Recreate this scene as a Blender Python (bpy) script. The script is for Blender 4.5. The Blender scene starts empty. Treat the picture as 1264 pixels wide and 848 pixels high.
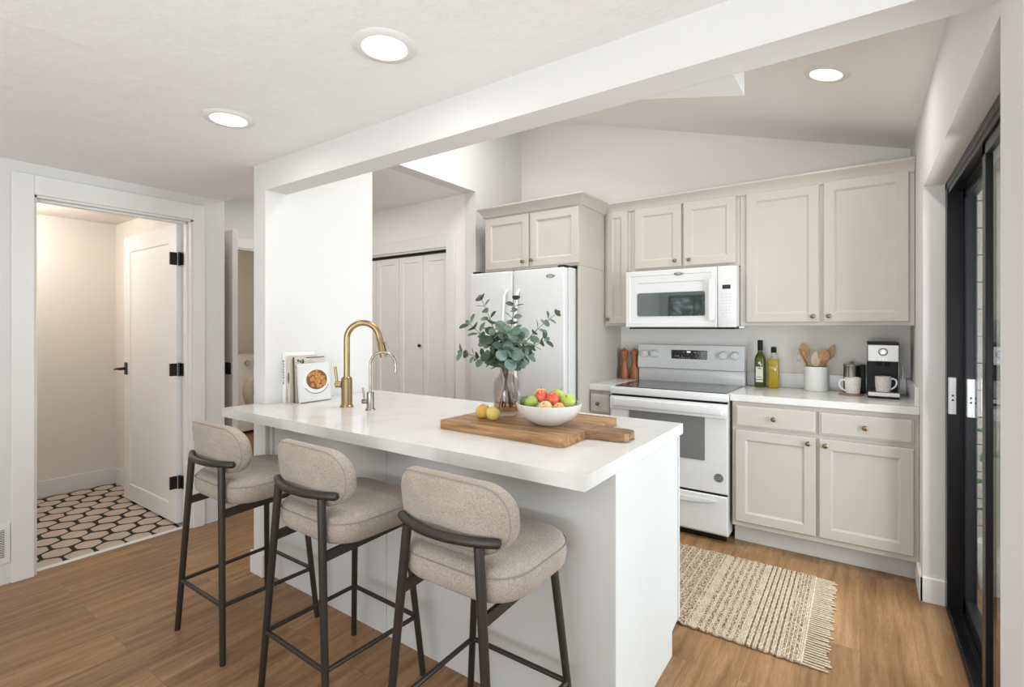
import bpy, bmesh, math, random
from mathutils import Vector, Matrix
random.seed(7)
S = bpy.context.scene
COL = S.collection
PI = math.pi
# ------------------------------------------------------------------ camera
cam = bpy.data.cameras.new('camera')
cam.sensor_width = 36.0
cam.lens = 36.0 * 617.0 / 1264.0
cam.shift_y = -20.0 / 1264.0
cam.clip_start = 0.05
camo = bpy.data.objects.new('camera', cam)
COL.objects.link(camo)
camo.location = (0, 0, 1.33)
camo.rotation_euler = (PI / 2, 0, math.atan(430.0 / 617.0))
S.camera = camo
# ------------------------------------------------------------------ world, exposure
S.view_settings.view_transform = 'Standard'
S.view_settings.look = 'None'
S.view_settings.exposure = 0.25
S.view_settings.gamma = 1.0
S.view_settings.use_curve_mapping = False
W = bpy.data.worlds.new('sky')
S.world = W
W.use_nodes = True
bg = W.node_tree.nodes['Background']
bg.inputs[0].default_value = (0.93, 0.97, 1.0, 1)
bg.inputs[1].default_value = 1.05


def area(name, loc, aim, sx, sy, power, col=(1, 1, 1)):
    l = bpy.data.lights.new(name, 'AREA')
    l.shape = 'RECTANGLE'
    l.size = sx
    l.size_y = sy
    l.energy = power
    l.color = col
    o = bpy.data.objects.new(name, l)
    COL.objects.link(o)
    o.location = loc
    d = Vector(aim) - Vector(loc)
    o.rotation_euler = d.to_track_quat('-Z', 'Y').to_euler()
    return o


area('slider_daylight', (1.6, 2.55, 1.25), (-0.9, 3.9, 1.2), 1.8, 2.0, 116, (0.98, 0.985, 0.985))
area('added_skylight_fill', (-1.55, 2.62, 3.45), (-0.9, 3.5, 0.4), 0.9, 0.85, 29, (1.0, 0.985, 0.965))  # added lamp in an unseen skylight, brightens the kitchen behind the beam
area('added_living_side_fill', (2.8, -0.8, 1.1), (-1.5, 1.2, 1.5), 2.4, 1.6, 10, (0.96, 0.985, 1.0))  # added lamp in the unseen living room, tilted up as fill
area('added_rear_ceiling_fill', (-1.2, -3.7, 0.9), (-1.6, 0.5, 2.3), 3.4, 1.4, 35, (0.92, 0.97, 1.0))  # added lamp behind the camera, aimed up to brighten the low ceiling
area('added_ceiling_uplight', (-0.1, -1.3, 0.85), (-0.3, -0.9, 3.0), 1.2, 1.2, 62, (0.87, 0.95, 1.0))  # added fill from below for the low ceiling, no actual fixture


# ------------------------------------------------------------------ materials
def nt(m):
    return m.node_tree.nodes, m.node_tree.links


def MAT(name, col, rough=0.5, metal=0.0, spec=0.5, bump=None, vary=None, coat=0.0):
    """bump=(scale, strength, distance); vary=(scale, amount)"""
    m = bpy.data.materials.new(name)
    m.use_nodes = True
    N, L = nt(m)
    b = N['Principled BSDF']
    b.inputs['Base Color'].default_value = (*col, 1)
    b.inputs['Roughness'].default_value = rough
    b.inputs['Metallic'].default_value = metal
    b.inputs['Specular IOR Level'].default_value = spec
    b.inputs['Coat Weight'].default_value = coat
    tc = N.new('ShaderNodeTexCoord')
    if bump:
        n = N.new('ShaderNodeTexNoise')
        n.inputs['Scale'].default_value = bump[0]
        n.inputs['Detail'].default_value = 4
        L.new(tc.outputs['Object'], n.inputs['Vector'])
        bp = N.new('ShaderNodeBump')
        bp.inputs['Strength'].default_value = bump[1]
        bp.inputs['Distance'].default_value = bump[2]
        L.new(n.outputs['Fac'], bp.inputs['Height'])
        L.new(bp.outputs['Normal'], b.inputs['Normal'])
    if vary:
        n = N.new('ShaderNodeTexNoise')
        n.inputs['Scale'].default_value = vary[0]
        n.inputs['Detail'].default_value = 5
        L.new(tc.outputs['Object'], n.inputs['Vector'])
        r = N.new('ShaderNodeValToRGB')
        a = vary[1]
        r.color_ramp.elements[0].position = 0.3
        r.color_ramp.elements[1].position = 0.7
        r.color_ramp.elements[0].color = (*[max(0, c * (1 - a)) for c in col], 1)
        r.color_ramp.elements[1].color = (*[min(1, c * (1 + a)) for c in col], 1)
        L.new(n.outputs['Fac'], r.inputs['Fac'])
        L.new(r.outputs['Color'], b.inputs['Base Color'])
    return m


def EMIT(name, col, strength):
    m = bpy.data.materials.new(name)
    m.use_nodes = True
    N, L = nt(m)
    b = N['Principled BSDF']
    b.inputs['Base Color'].default_value = (*col, 1)
    b.inputs['Emission Color'].default_value = (*col, 1)
    b.inputs['Emission Strength'].default_value = strength
    return m


def GLASS(name, tint, rough=0.02, ior=1.45, fac=None):
    """thin architectural glass: fresnel mix of clear transmission and mirror reflection"""
    m = bpy.data.materials.new(name)
    m.use_nodes = True
    N, L = nt(m)
    N.remove(N['Principled BSDF'])
    out = N['Material Output']
    t = N.new('ShaderNodeBsdfTransparent')
    t.inputs[0].default_value = (*tint, 1)
    g = N.new('ShaderNodeBsdfGlossy')
    g.inputs['Roughness'].default_value = rough
    lw = N.new('ShaderNodeLayerWeight')
    lw.inputs['Blend'].default_value = 0.5
    pw = N.new('ShaderNodeMath')
    pw.operation = 'POWER'
    pw.inputs[1].default_value = 5.0
    L.new(lw.outputs['Facing'], pw.inputs[0])
    f = N.new('ShaderNodeMath')
    f.operation = 'MULTIPLY_ADD'
    r0 = ((ior - 1) / (ior + 1)) ** 2
    f.inputs[1].default_value = 1 - r0
    f.inputs[2].default_value = r0
    L.new(pw.outputs[0], f.inputs[0])
    x = N.new('ShaderNodeMixShader')
    L.new(f.outputs[0], x.inputs[0])
    L.new(t.outputs[0], x.inputs[1])
    L.new(g.outputs[0], x.inputs[2])
    L.new(x.outputs[0], out.inputs['Surface'])
    return m


def WOODFLOOR():
    m = bpy.data.materials.new('oak_plank_floor')
    m.use_nodes = True
    N, L = nt(m)
    b = N['Principled BSDF']
    tc = N.new('ShaderNodeTexCoord')
    sp = N.new('ShaderNodeSeparateXYZ')
    L.new(tc.outputs['Object'], sp.inputs[0])
    cb = N.new('ShaderNodeCombineXYZ')
    L.new(sp.outputs['Y'], cb.inputs['X'])
    L.new(sp.outputs['X'], cb.inputs['Y'])
    br = N.new('ShaderNodeTexBrick')
    br.offset = 0.37
    br.inputs['Scale'].default_value = 1.0
    br.inputs['Brick Width'].default_value = 1.25
    br.inputs['Row Height'].default_value = 0.19
    br.inputs['Mortar Size'].default_value = 0.0012
    br.inputs['Mortar Smooth'].default_value = 0.2
    br.inputs['Color1'].default_value = (0, 0, 0, 1)
    br.inputs['Color2'].default_value = (1, 1, 1, 1)
    br.inputs['Mortar'].default_value = (0.5, 0.5, 0.5, 1)
    L.new(cb.outputs[0], br.inputs['Vector'])
    # grain: noise stretched along the plank, shifted per plank
    ad = N.new('ShaderNodeVectorMath')
    ad.operation = 'MULTIPLY_ADD'
    ad.inputs[1].default_value = (3.0, 40.0, 7.0)
    L.new(br.outputs['Color'], ad.inputs[0])
    mp = N.new('ShaderNodeMapping')
    mp.inputs['Scale'].default_value = (1.0, 9.0, 1.0)
    L.new(cb.outputs[0], mp.inputs['Vector'])
    L.new(mp.outputs[0], ad.inputs[2])
    n1 = N.new('ShaderNodeTexNoise')
    n1.inputs['Scale'].default_value = 1.8
    n1.inputs['Detail'].default_value = 7
    n1.inputs['Roughness'].default_value = 0.55
    n1.inputs['Distortion'].default_value = 0.9
    L.new(ad.outputs[0], n1.inputs['Vector'])
    n2 = N.new('ShaderNodeTexNoise')
    n2.inputs['Scale'].default_value = 22
    n2.inputs['Detail'].default_value = 3
    L.new(ad.outputs[0], n2.inputs['Vector'])
    r = N.new('ShaderNodeValToRGB')
    E = r.color_ramp.elements
    E[0].position = 0.28
    E[0].color = (0.19, 0.098, 0.042, 1)
    E[1].position = 0.72
    E[1].color = (0.385, 0.222, 0.112, 1)
    e = E.new(0.5)
    e.color = (0.30, 0.166, 0.073, 1)
    L.new(n1.outputs['Fac'], r.inputs['Fac'])
    # per plank brightness
    mx = N.new('ShaderNodeMix')
    mx.data_type = 'RGBA'
    mx.blend_type = 'MULTIPLY'
    mx.inputs['Factor'].default_value = 1.0
    r2 = N.new('ShaderNodeValToRGB')
    r2.color_ramp.elements[0].color = (0.84, 0.82, 0.80, 1)
    r2.color_ramp.elements[1].color = (1.12, 1.12, 1.12, 1)
    L.new(br.outputs['Color'], r2.inputs['Fac'])
    L.new(r.outputs['Color'], mx.inputs['A'])
    L.new(r2.outputs['Color'], mx.inputs['B'])
    mx2 = N.new('ShaderNodeMix')
    mx2.data_type = 'RGBA'
    mx2.blend_type = 'MULTIPLY'
    mx2.inputs['Factor'].default_value = 1.0
    r3 = N.new('ShaderNodeValToRGB')
    r3.color_ramp.elements[0].position = 0.35
    r3.color_ramp.elements[0].color = (0.86, 0.85, 0.84, 1)
    r3.color_ramp.elements[1].position = 0.6
    r3.color_ramp.elements[1].color = (1.04, 1.04, 1.04, 1)
    L.new(n2.outputs['Fac'], r3.inputs['Fac'])
    L.new(mx.outputs['Result'], mx2.inputs['A'])
    L.new(r3.outputs['Color'], mx2.inputs['B'])
    mx3 = N.new('ShaderNodeMix')
    mx3.data_type = 'RGBA'
    mx3.inputs['B'].default_value = (0.12, 0.07, 0.04, 1)
    ml = N.new('ShaderNodeMath')
    ml.operation = 'MULTIPLY'
    ml.inputs[1].default_value = 0.55
    L.new(br.outputs['Fac'], ml.inputs[0])
    L.new(ml.outputs[0], mx3.inputs['Factor'])
    L.new(mx2.outputs['Result'], mx3.inputs['A'])
    L.new(mx3.outputs['Result'], b.inputs['Base Color'])
    mpw = N.new('ShaderNodeMapping')
    mpw.inputs['Scale'].default_value = (0.45, 0.30, 1.0)
    L.new(ad.outputs[0], mpw.inputs['Vector'])
    wv = N.new('ShaderNodeTexWave')
    wv.wave_type = 'BANDS'
    wv.bands_direction = 'Y'
    wv.inputs['Scale'].default_value = 1.6
    wv.inputs['Distortion'].default_value = 7.0
    wv.inputs['Detail'].default_value = 3.0
    wv.inputs['Detail Scale'].default_value = 0.9
    L.new(mpw.outputs[0], wv.inputs['Vector'])
    rw_ = N.new('ShaderNodeValToRGB')
    rw_.color_ramp.elements[0].position = 0.0
    rw_.color_ramp.elements[0].color = (0.80, 0.77, 0.74, 1)
    rw_.color_ramp.elements[1].position = 0.35
    rw_.color_ramp.elements[1].color = (1.03, 1.03, 1.03, 1)
    L.new(wv.outputs['Fac'], rw_.inputs['Fac'])
    mx4 = N.new('ShaderNodeMix')
    mx4.data_type = 'RGBA'
    mx4.blend_type = 'MULTIPLY'
    mx4.inputs['Factor'].default_value = 0.6
    L.new(mx3.outputs['Result'], mx4.inputs['A'])
    L.new(rw_.outputs['Color'], mx4.inputs['B'])
    L.new(mx4.outputs['Result'], b.inputs['Base Color'])
    b.inputs['Roughness'].default_value = 0.36
    b.inputs['Specular IOR Level'].default_value = 0.45
    bp = N.new('ShaderNodeBump')
    bp.inputs['Strength'].default_value = 0.12
    bp.inputs['Distance'].default_value = 0.002
    L.new(n2.outputs['Fac'], bp.inputs['Height'])
    L.new(bp.outputs['Normal'], b.inputs['Normal'])
    return m


def WOOD(name, c0, c1, axis='X', scale=6.0, stretch=10.0, rough=0.45, strips=None):
    m = bpy.data.materials.new(name)
    m.use_nodes = True
    N, L = nt(m)
    b = N['Principled BSDF']
    tc = N.new('ShaderNodeTexCoord')
    mp = N.new('ShaderNodeMapping')
    sc = {'X': (1, stretch, stretch), 'Y': (stretch, 1, stretch), 'Z': (stretch, stretch, 1)}[axis]
    mp.inputs['Scale'].default_value = sc
    L.new(tc.outputs['Object'], mp.inputs['Vector'])
    n = N.new('ShaderNodeTexNoise')
    n.inputs['Scale'].default_value = scale
    n.inputs['Detail'].default_value = 6
    n.inputs['Distortion'].default_value = 0.6
    L.new(mp.outputs[0], n.inputs['Vector'])
    r = N.new('ShaderNodeValToRGB')
    r.color_ramp.elements[0].position = 0.32
    r.color_ramp.elements[0].color = (*c0, 1)
    r.color_ramp.elements[1].position = 0.68
    r.color_ramp.elements[1].color = (*c1, 1)
    L.new(n.outputs['Fac'], r.inputs['Fac'])
    L.new(r.outputs['Color'], b.inputs['Base Color'])
    b.inputs['Roughness'].default_value = rough
    return m


def FABRIC():
    m = bpy.data.materials.new('oatmeal_woven_fabric')
    m.use_nodes = True
    N, L = nt(m)
    b = N['Principled BSDF']
    tc = N.new('ShaderNodeTexCoord')
    v = N.new('ShaderNodeTexVoronoi')
    v.inputs['Scale'].default_value = 270
    L.new(tc.outputs['Object'], v.inputs['Vector'])
    n = N.new('ShaderNodeTexNoise')
    n.inputs['Scale'].default_value = 240
    n.inputs['Detail'].default_value = 3
    L.new(tc.outputs['Object'], n.inputs['Vector'])
    n2 = N.new('ShaderNodeTexNoise')
    n2.inputs['Scale'].default_value = 9
    n2.inputs['Detail'].default_value = 3
    L.new(tc.outputs['Object'], n2.inputs['Vector'])
    ad = N.new('ShaderNodeMath')
    ad.operation = 'ADD'
    L.new(n.outputs['Fac'], ad.inputs[0])
    ms = N.new('ShaderNodeMath')
    ms.operation = 'MULTIPLY'
    ms.inputs[1].default_value = 0.35
    L.new(n2.outputs['Fac'], ms.inputs[0])
    L.new(ms.outputs[0], ad.inputs[1])
    r = N.new('ShaderNodeValToRGB')
    r.color_ramp.elements[0].position = 0.42
    r.color_ramp.elements[0].color = (0.285, 0.235, 0.19, 1)
    r.color_ramp.elements[1].position = 0.85
    r.color_ramp.elements[1].color = (0.46, 0.395, 0.335, 1)
    L.new(ad.outputs[0], r.inputs['Fac'])
    L.new(r.outputs['Color'], b.inputs['Base Color'])
    b.inputs['Roughness'].default_value = 0.95
    b.inputs['Specular IOR Level'].default_value = 0.15
    b.inputs['Sheen Weight'].default_value = 0.15
    bp = N.new('ShaderNodeBump')
    bp.inputs['Strength'].default_value = 0.45
    bp.inputs['Distance'].default_value = 0.002
    L.new(v.outputs['Distance'], bp.inputs['Height'])
    L.new(bp.outputs['Normal'], b.inputs['Normal'])
    return m


def SPECKLE(name, base, dots, scale, lo, hi, rough=0.4):
    m = bpy.data.materials.new(name)
    m.use_nodes = True
    N, L = nt(m)
    b = N['Principled BSDF']
    tc = N.new('ShaderNodeTexCoord')
    n = N.new('ShaderNodeTexNoise')
    n.inputs['Scale'].default_value = scale
    n.inputs['Detail'].default_value = 5
    L.new(tc.outputs['Object'], n.inputs['Vector'])
    r = N.new('ShaderNodeValToRGB')
    r.color_ramp.elements[0].position = lo
    r.color_ramp.elements[0].color = (*dots, 1)
    r.color_ramp.elements[1].position = hi
    r.color_ramp.elements[1].color = (*base, 1)
    L.new(n.outputs['Fac'], r.inputs['Fac'])
    L.new(r.outputs['Color'], b.inputs['Base Color'])
    b.inputs['Roughness'].default_value = rough
    return m


wall = MAT('warm_white_wall_paint', (0.71, 0.70, 0.685), 0.75, spec=0.25, bump=(60, 0.08, 0.004))
wallk = MAT('kitchen_wall_paint', (0.86, 0.83, 0.79), 0.75, spec=0.25, bump=(60, 0.08, 0.004))
ceilm = MAT('textured_white_ceiling', (0.88, 0.88, 0.875), 0.85, spec=0.2, bump=(16, 0.35, 0.012))
ceilv = MAT('vault_ceiling_paint', (0.87, 0.84, 0.81), 0.85, spec=0.2, bump=(40, 0.1, 0.005))
trimm = MAT('white_trim_paint', (0.78, 0.77, 0.75), 0.42, spec=0.4)
doorm = MAT('white_door_paint', (0.82, 0.80, 0.77), 0.4, spec=0.4)
bathw = MAT('bathroom_wall_paint', (0.80, 0.75, 0.69), 0.7, spec=0.25)
cabm = MAT('greige_cabinet_paint', (0.525, 0.487, 0.43), 0.42, spec=0.4, vary=(3, 0.02))
toem = MAT('toe_kick_paint', (0.60, 0.585, 0.55), 0.45, spec=0.4)
islm = MAT('pale_grey_island_paint', (0.645, 0.65, 0.64), 0.5, spec=0.35)
quartz = SPECKLE('white_quartz', (0.72, 0.71, 0.69), (0.68, 0.665, 0.645), 9, 0.36, 0.5, 0.16)
appl = MAT('white_appliance_enamel', (0.69, 0.69, 0.69), 0.22, spec=0.5)
applm = MAT('white_appliance_plastic', (0.82, 0.82, 0.815), 0.38)
greyln = MAT('grey_gap', (0.30, 0.30, 0.29), 0.6)
blackm = MAT('black_plastic', (0.009, 0.009, 0.009), 0.45, spec=0.25)
blackgl = MAT('black_glass', (0.02, 0.021, 0.022), 0.06, spec=0.7)
ovengl = MAT('smoked_oven_glass', (0.17, 0.17, 0.168), 0.15, spec=0.6)
cookgl = MAT('ceramic_cooktop_glass', (0.06, 0.062, 0.065), 0.12, spec=0.7)
bronze = MAT('gunmetal_tube', (0.055, 0.047, 0.04), 0.42, metal=0.55)
blackhw = MAT('matte_black_hardware', (0.015, 0.013, 0.012), 0.4, metal=0.3)
brass = MAT('brushed_champagne_brass', (0.36, 0.265, 0.14), 0.3, metal=1.0)
brassk = MAT('antique_brass_knob', (0.26, 0.19, 0.11), 0.32, metal=0.9)
steel = MAT('brushed_steel', (0.40, 0.385, 0.365), 0.38, metal=1.0)
alum = MAT('pale_aluminium', (0.6, 0.6, 0.62), 0.35, metal=0.7)
nickel = MAT('brushed_nickel', (0.33, 0.30, 0.255), 0.26, metal=1.0)
frame_b = MAT('dark_bronze_door_frame', (0.010, 0.010, 0.012), 0.3, spec=0.3)
fabric = FABRIC()
pipem = MAT('seam_piping', (0.31, 0.26, 0.215), 0.9)
woodfl = WOODFLOOR()
boardm = WOOD('acacia_board_wood', (0.17, 0.075, 0.025), (0.50, 0.285, 0.125), 'X', 5, 9)
boardh = WOOD('acacia_board_handle_wood', (0.09, 0.04, 0.016), (0.40, 0.215, 0.095), 'X', 6, 7)
spoonm = WOOD('beech_spoon_wood', (0.42, 0.21, 0.08), (0.62, 0.36, 0.16), 'Z', 8, 6)
spoonp = WOOD('pale_beech_wood', (0.62, 0.50, 0.36), (0.78, 0.67, 0.52), 'Z', 8, 6)
millm = WOOD('cherry_mill_wood', (0.26, 0.085, 0.03), (0.43, 0.165, 0.065), 'Z', 9, 5, 0.35)
ceram = MAT('white_glazed_ceramic', (0.86, 0.855, 0.84), 0.18, spec=0.5)
stonew = SPECKLE('speckled_stoneware', (0.80, 0.775, 0.74), (0.50, 0.46, 0.42), 260, 0.36, 0.46, 0.4)
stonew2 = SPECKLE('grey_speckled_stoneware', (0.66, 0.62, 0.585), (0.36, 0.33, 0.31), 260, 0.36, 0.5, 0.45)
bowlm = SPECKLE('pale_stoneware_bowl_glaze', (0.66, 0.645, 0.61), (0.5, 0.47, 0.43), 300, 0.3, 0.42, 0.35)
groutm = MAT('black_grout', (0.012, 0.011, 0.01), 0.8)
tilem = MAT('blush_stone_tile', (0.58, 0.47, 0.385), 0.45, vary=(7, 0.1))
lensm = EMIT('lit_lens', (1.0, 0.975, 0.94), 3.5)
leaf1 = MAT('eucalyptus_leaf', (0.13, 0.19, 0.135), 0.6, spec=0.3, vary=(30, 0.3))
leaf2 = MAT('eucalyptus_leaf_blue', (0.20, 0.285, 0.24), 0.6, spec=0.3, vary=(30, 0.25))
leaf3 = MAT('eucalyptus_leaf_dark', (0.05, 0.075, 0.045), 0.6, spec=0.3, vary=(30, 0.25))
stemm = MAT('woody_stem', (0.13, 0.10, 0.065), 0.7)
vaseg = GLASS('smoky_vase_glass', (0.90, 0.865, 0.835), 0.02, 1.4)
water = GLASS('vase_water', (0.84, 0.72, 0.62), 0.02, 1.2)
slideg = GLASS('sliding_door_glass', (0.86, 0.9, 0.92), 0.0, 1.5)
winglass = GLASS('window_glass', (0.9, 0.94, 0.94), 0.0, 1.5)


# ------------------------------------------------------------------ mesh helpers
class MB:
    def __init__(self):
        self.bm = bmesh.new()
        self.mi = 0

    def _f(self, vs):
        try:
            f = self.bm.faces.new(vs)
            f.material_index = self.mi
            return f
        except ValueError:
            return None

    def box(self, x0, x1, y0, y1, z0, z1, b=0.0, M=None, seg=2):
        tmp = bmesh.new()
        vs = [tmp.verts.new((x, y, z)) for x in (x0, x1) for y in (y0, y1) for z in (z0, z1)]
        for q in ((0, 1, 3, 2), (4, 6, 7, 5), (0, 4, 5, 1), (2, 3, 7, 6), (0, 2, 6, 4), (1, 5, 7, 3)):
            tmp.faces.new([vs[i] for i in q])
        if b > 0:
            bmesh.ops.bevel(tmp, geom=list(tmp.edges), offset=b, segments=seg, affect='EDGES', profile=0.5)
        return self._merge(tmp, M)

    def _merge(self, tmp, M=None):
        mp = {}
        for v in tmp.verts:
            co = v.co.copy()
            if M is not None:
                co = M @ co
            mp[v] = self.bm.verts.new(co)
        for f in tmp.faces:
            nf = self._f([mp[v] for v in f.verts])
        tmp.free()
        return self

    def prism(self, pts, axis, a0, a1, b=0.0, M=None):
        """2D polygon extruded along an axis. axis 'Z': pts=(x,y); 'Y': pts=(x,z); 'X': pts=(y,z)"""
        tmp = bmesh.new()

        def mk(p, a):
            if axis == 'Z':
                return (p[0], p[1], a)
            if axis == 'Y':
                return (p[0], a, p[1])
            return (a, p[0], p[1])
        A = [tmp.verts.new(mk(p, a0)) for p in pts]
        B = [tmp.verts.new(mk(p, a1)) for p in pts]
        n = len(pts)
        tmp.faces.new(A)
        tmp.faces.new(B[::-1])
        for i in range(n):
            tmp.faces.new([A[i], B[i], B[(i + 1) % n], A[(i + 1) % n]])
        if b > 0:
            es = [e for e in tmp.edges if len(e.link_faces) == 2 and e.calc_face_angle(0) > 0.5]
            bmesh.ops.bevel(tmp, geom=es, offset=b, segments=2, affect='EDGES', profile=0.5)
        return self._merge(tmp, M)

    def poly(self, pts):
        self._f([self.bm.verts.new(p) for p in pts])
        return self

    def tube(self, path, r, n=12, cap=True):
        path = [Vector(p) for p in path]
        m = len(path)
        rs = r if isinstance(r, (list, tuple)) else [r] * m
        rings = []
        t0 = (path[1] - path[0]).normalized()
        up = Vector((0, 0, 1)) if abs(t0.z) < 0.9 else Vector((1, 0, 0))
        u = t0.cross(up).normalized()
        for i, p in enumerate(path):
            t = (path[min(i + 1, m - 1)] - path[max(i - 1, 0)]).normalized()
            u = (u - t * u.dot(t)).normalized()
            w = t.cross(u)
            rings.append([self.bm.verts.new(p + (u * math.cos(a) + w * math.sin(a)) * rs[i])
                          for a in [2 * PI * k / n for k in range(n)]])
        for i in range(m - 1):
            for k in range(n):
                self._f([rings[i][k], rings[i][(k + 1) % n], rings[i + 1][(k + 1) % n], rings[i + 1][k]])
        if cap:
            self._f(rings[0][::-1])
            self._f(rings[-1])
        return self

    def cyl(self, p0, p1, r, r1=None, n=20):
        return self.tube([p0, p1], [r, r if r1 is None else r1], n)

    def lathe(self, prof, c=(0, 0, 0), n=32, M=None, sq=None):
        """prof = [(r, z)...] about the z axis at c. sq: superellipse exponent"""
        c = Vector(c)
        rings = []
        for (r, z) in prof:
            ring = []
            if r < 1e-6:
                co = Vector((0, 0, z))
                if M is not None:
                    co = M @ co
                ring = [self.bm.verts.new(c + co)] * n
            else:
                for k in range(n):
                    a = 2 * PI * k / n
                    x, y = math.cos(a), math.sin(a)
                    if sq:
                        q = (abs(x) ** sq + abs(y) ** sq) ** (-1.0 / sq)
                        x, y = x * q, y * q
                    co = Vector((x * r, y * r, z))
                    if M is not None:
                        co = M @ co
                    ring.append(self.bm.verts.new(c + co))
            rings.append(ring)
        for i in range(len(rings) - 1):
            A, B = rings[i], rings[i + 1]
            for k in range(n):
                q = [A[k], A[(k + 1) % n], B[(k + 1) % n], B[k]]
                u = []
                for v in q:
                    if v not in u:
                        u.append(v)
                if len(u) > 2:
                    self._f(u)
        return self

    def rings(self, o, u, v, nrm, w, h, prof, mats=None):
        """concentric rectangles in plane (u,v), o = lower-left corner; prof=[(inset, height along nrm)], last is filled"""
        o, u, v, nrm = Vector(o), Vector(u), Vector(v), Vector(nrm)
        R = []
        for (i, d) in prof:
            R.append([self.bm.verts.new(o + u * a + v * b + nrm * d) for (a, b) in
                      ((i, i), (w - i, i), (w - i, h - i), (i, h - i))])
        for j in range(len(R) - 1):
            if mats:
                self.mi = mats[j]
            for k in range(4):
                self._f([R[j][k], R[j][(k + 1) % 4], R[j + 1][(k + 1) % 4], R[j + 1][k]])
        if mats:
            self.mi = mats[-1]
        self._f(R[-1])
        self._f(R[0][::-1])
        return self

    def ball(self, c, r, n=20, sc=(1, 1, 1), jit=0.0):
        prof = [(math.sin(PI * i / (n // 2)) * r, -math.cos(PI * i / (n // 2)) * r) for i in range(n // 2 + 1)]
        prof[0] = (0, -r)
        prof[-1] = (0, r)
        return self.lathe(prof, c, n, M=Matrix.Diagonal((*sc, 1)))

    def build(self, name, mat, parent=None, smooth=None, origin=None):
        bm = self.bm
        bmesh.ops.remove_doubles(bm, verts=list(bm.verts), dist=1e-5)
        bmesh.ops.recalc_face_normals(bm, faces=list(bm.faces))
        if parent is not None:
            off = Vector((0, 0, 0))
            p = parent
            while p is not None:
                off += p.location
                p = p.parent
        elif origin is not None:
            off = Vector(origin)
        else:
            xs = [v.co for v in bm.verts]
            off = Vector(((min(c.x for c in xs) + max(c.x for c in xs)) / 2,
                          (min(c.y for c in xs) + max(c.y for c in xs)) / 2, min(c.z for c in xs)))
        for v in bm.verts:
            v.co -= off
        me = bpy.data.meshes.new(name)
        if smooth is not None:
            for f in bm.faces:
                f.smooth = True
            for e in bm.edges:
                e.smooth = not (len(e.link_faces) == 2 and e.calc_face_angle(0) > math.radians(smooth))
        bm.to_mesh(me)
        bm.free()
        for mm in (mat if isinstance(mat, (list, tuple)) else [mat]):
            me.materials.append(mm)
        o = bpy.data.objects.new(name, me)
        COL.objects.link(o)
        if parent is not None:
            o.parent = parent
        else:
            o.location = off
        return o


def tag(o, label, cat, group=None, kind=None):
    o['label'] = label
    o['category'] = cat
    if group:
        o['group'] = group
    if kind:
        o['kind'] = kind
    return o


def thing(name, loc, label, cat, group=None, kind=None):
    o = bpy.data.objects.new(name, None)
    o.empty_display_size = 0.1
    COL.objects.link(o)
    o.location = loc
    return tag(o, label, cat, group, kind)


def struct(o, label=None, cat=None):
    o['kind'] = 'structure'
    if label:
        o['label'] = label
        o['category'] = cat or 'room'
    return o


def copy_tree(o, parent=None):
    c = o.copy()
    COL.objects.link(c)
    c.parent = parent
    for ch in list(o.children):
        copy_tree(ch, c)
    return c


def arc(c, r, a0, a1, n, u=(1, 0, 0), v=(0, 0, 1)):
    c, u, v = Vector(c), Vector(u), Vector(v)
    return [c + u * r * math.cos(a0 + (a1 - a0) * i / n) + v * r * math.sin(a0 + (a1 - a0) * i / n) for i in range(n + 1)]


def rrect(x0, x1, y0, y1, r, n=5):
    P = []
    for (cx, cy, a) in ((x1 - r, y0 + r, -PI / 2), (x1 - r, y1 - r, 0), (x0 + r, y1 - r, PI / 2), (x0 + r, y0 + r, PI)):
        for i in range(n + 1):
            P.append((cx + r * math.cos(a + PI / 2 * i / n), cy + r * math.sin(a + PI / 2 * i / n)))
    return P


# ================================================================== STRUCTURE
CZ = 2.205          # low ceiling
SOF = 2.06          # beam soffit
HALLZ = 2.445
BW = 3.88           # kitchen back wall
RW = 0.25           # right wall face
XL = -3.63          # left wall face
VS = 0.30           # vault slope


def vz(x):
    return 2.415 + VS * (RW - x)


f = MB().box(-3.69, 4.2, -4.2, 4.0, -0.12, 0.0)
f.box(-7.4, -3.69, 1.9, 4.2, -0.12, 0.0)
struct(f.build('floor', woodfl, origin=(0, 0, 0)), 'honey oak plank floor running through kitchen and hall', 'floor')

# bathroom hexagon tile floor
t = MB()
t.mi = 0
t.box(-5.4, -3.69, 0.3, 1.66, -0.12, -0.003)
t.mi = 1
R0 = 0.079
pr = 0.0935
rows = 22
for i in range(-2, 26):
    for j in range(-2, 20):
        cx = -5.40 + i * pr * 1.5 * 0.9
        cy = 0.30 + (j + (0.5 if i % 2 else 0)) * pr * math.sqrt(3) * 0.9
        if cx < -5.42 or cx > -3.70 or cy < 0.28 or cy > 1.66:
            continue
        pts = []
        for k in range(6):
            rr = R0 * (0.86 + random.random() * 0.12)
            a = PI / 3 * k + random.uniform(-0.09, 0.09)
            pts.append((min(cx + rr * math.cos(a), -3.695), cy + rr * math.sin(a)))
        # round the corners
        q = []
        for k in range(6):
            p, c, n = Vector(pts[k - 1]), Vector(pts[k]), Vector(pts[(k + 1) % 6])
            q.append(c + (p - c) * 0.2)
            q.append(c + (p - c) * 0.05 + (n - c) * 0.05)
            q.append(c + (n - c) * 0.2)
        t.poly([(a.x, a.y, 0.0) for a in q])
struct(t.build('floor', [groutm, tilem]), 'blush hexagon tile bathroom floor with black grout', 'floor')
struct(MB().box(-3.705, -3.672, 0.73, 1.51, -0.02, 0.006, 0.002).build('trim_9', trimm), 'pale threshold strip under the bathroom doorway', 'trim')

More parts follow.
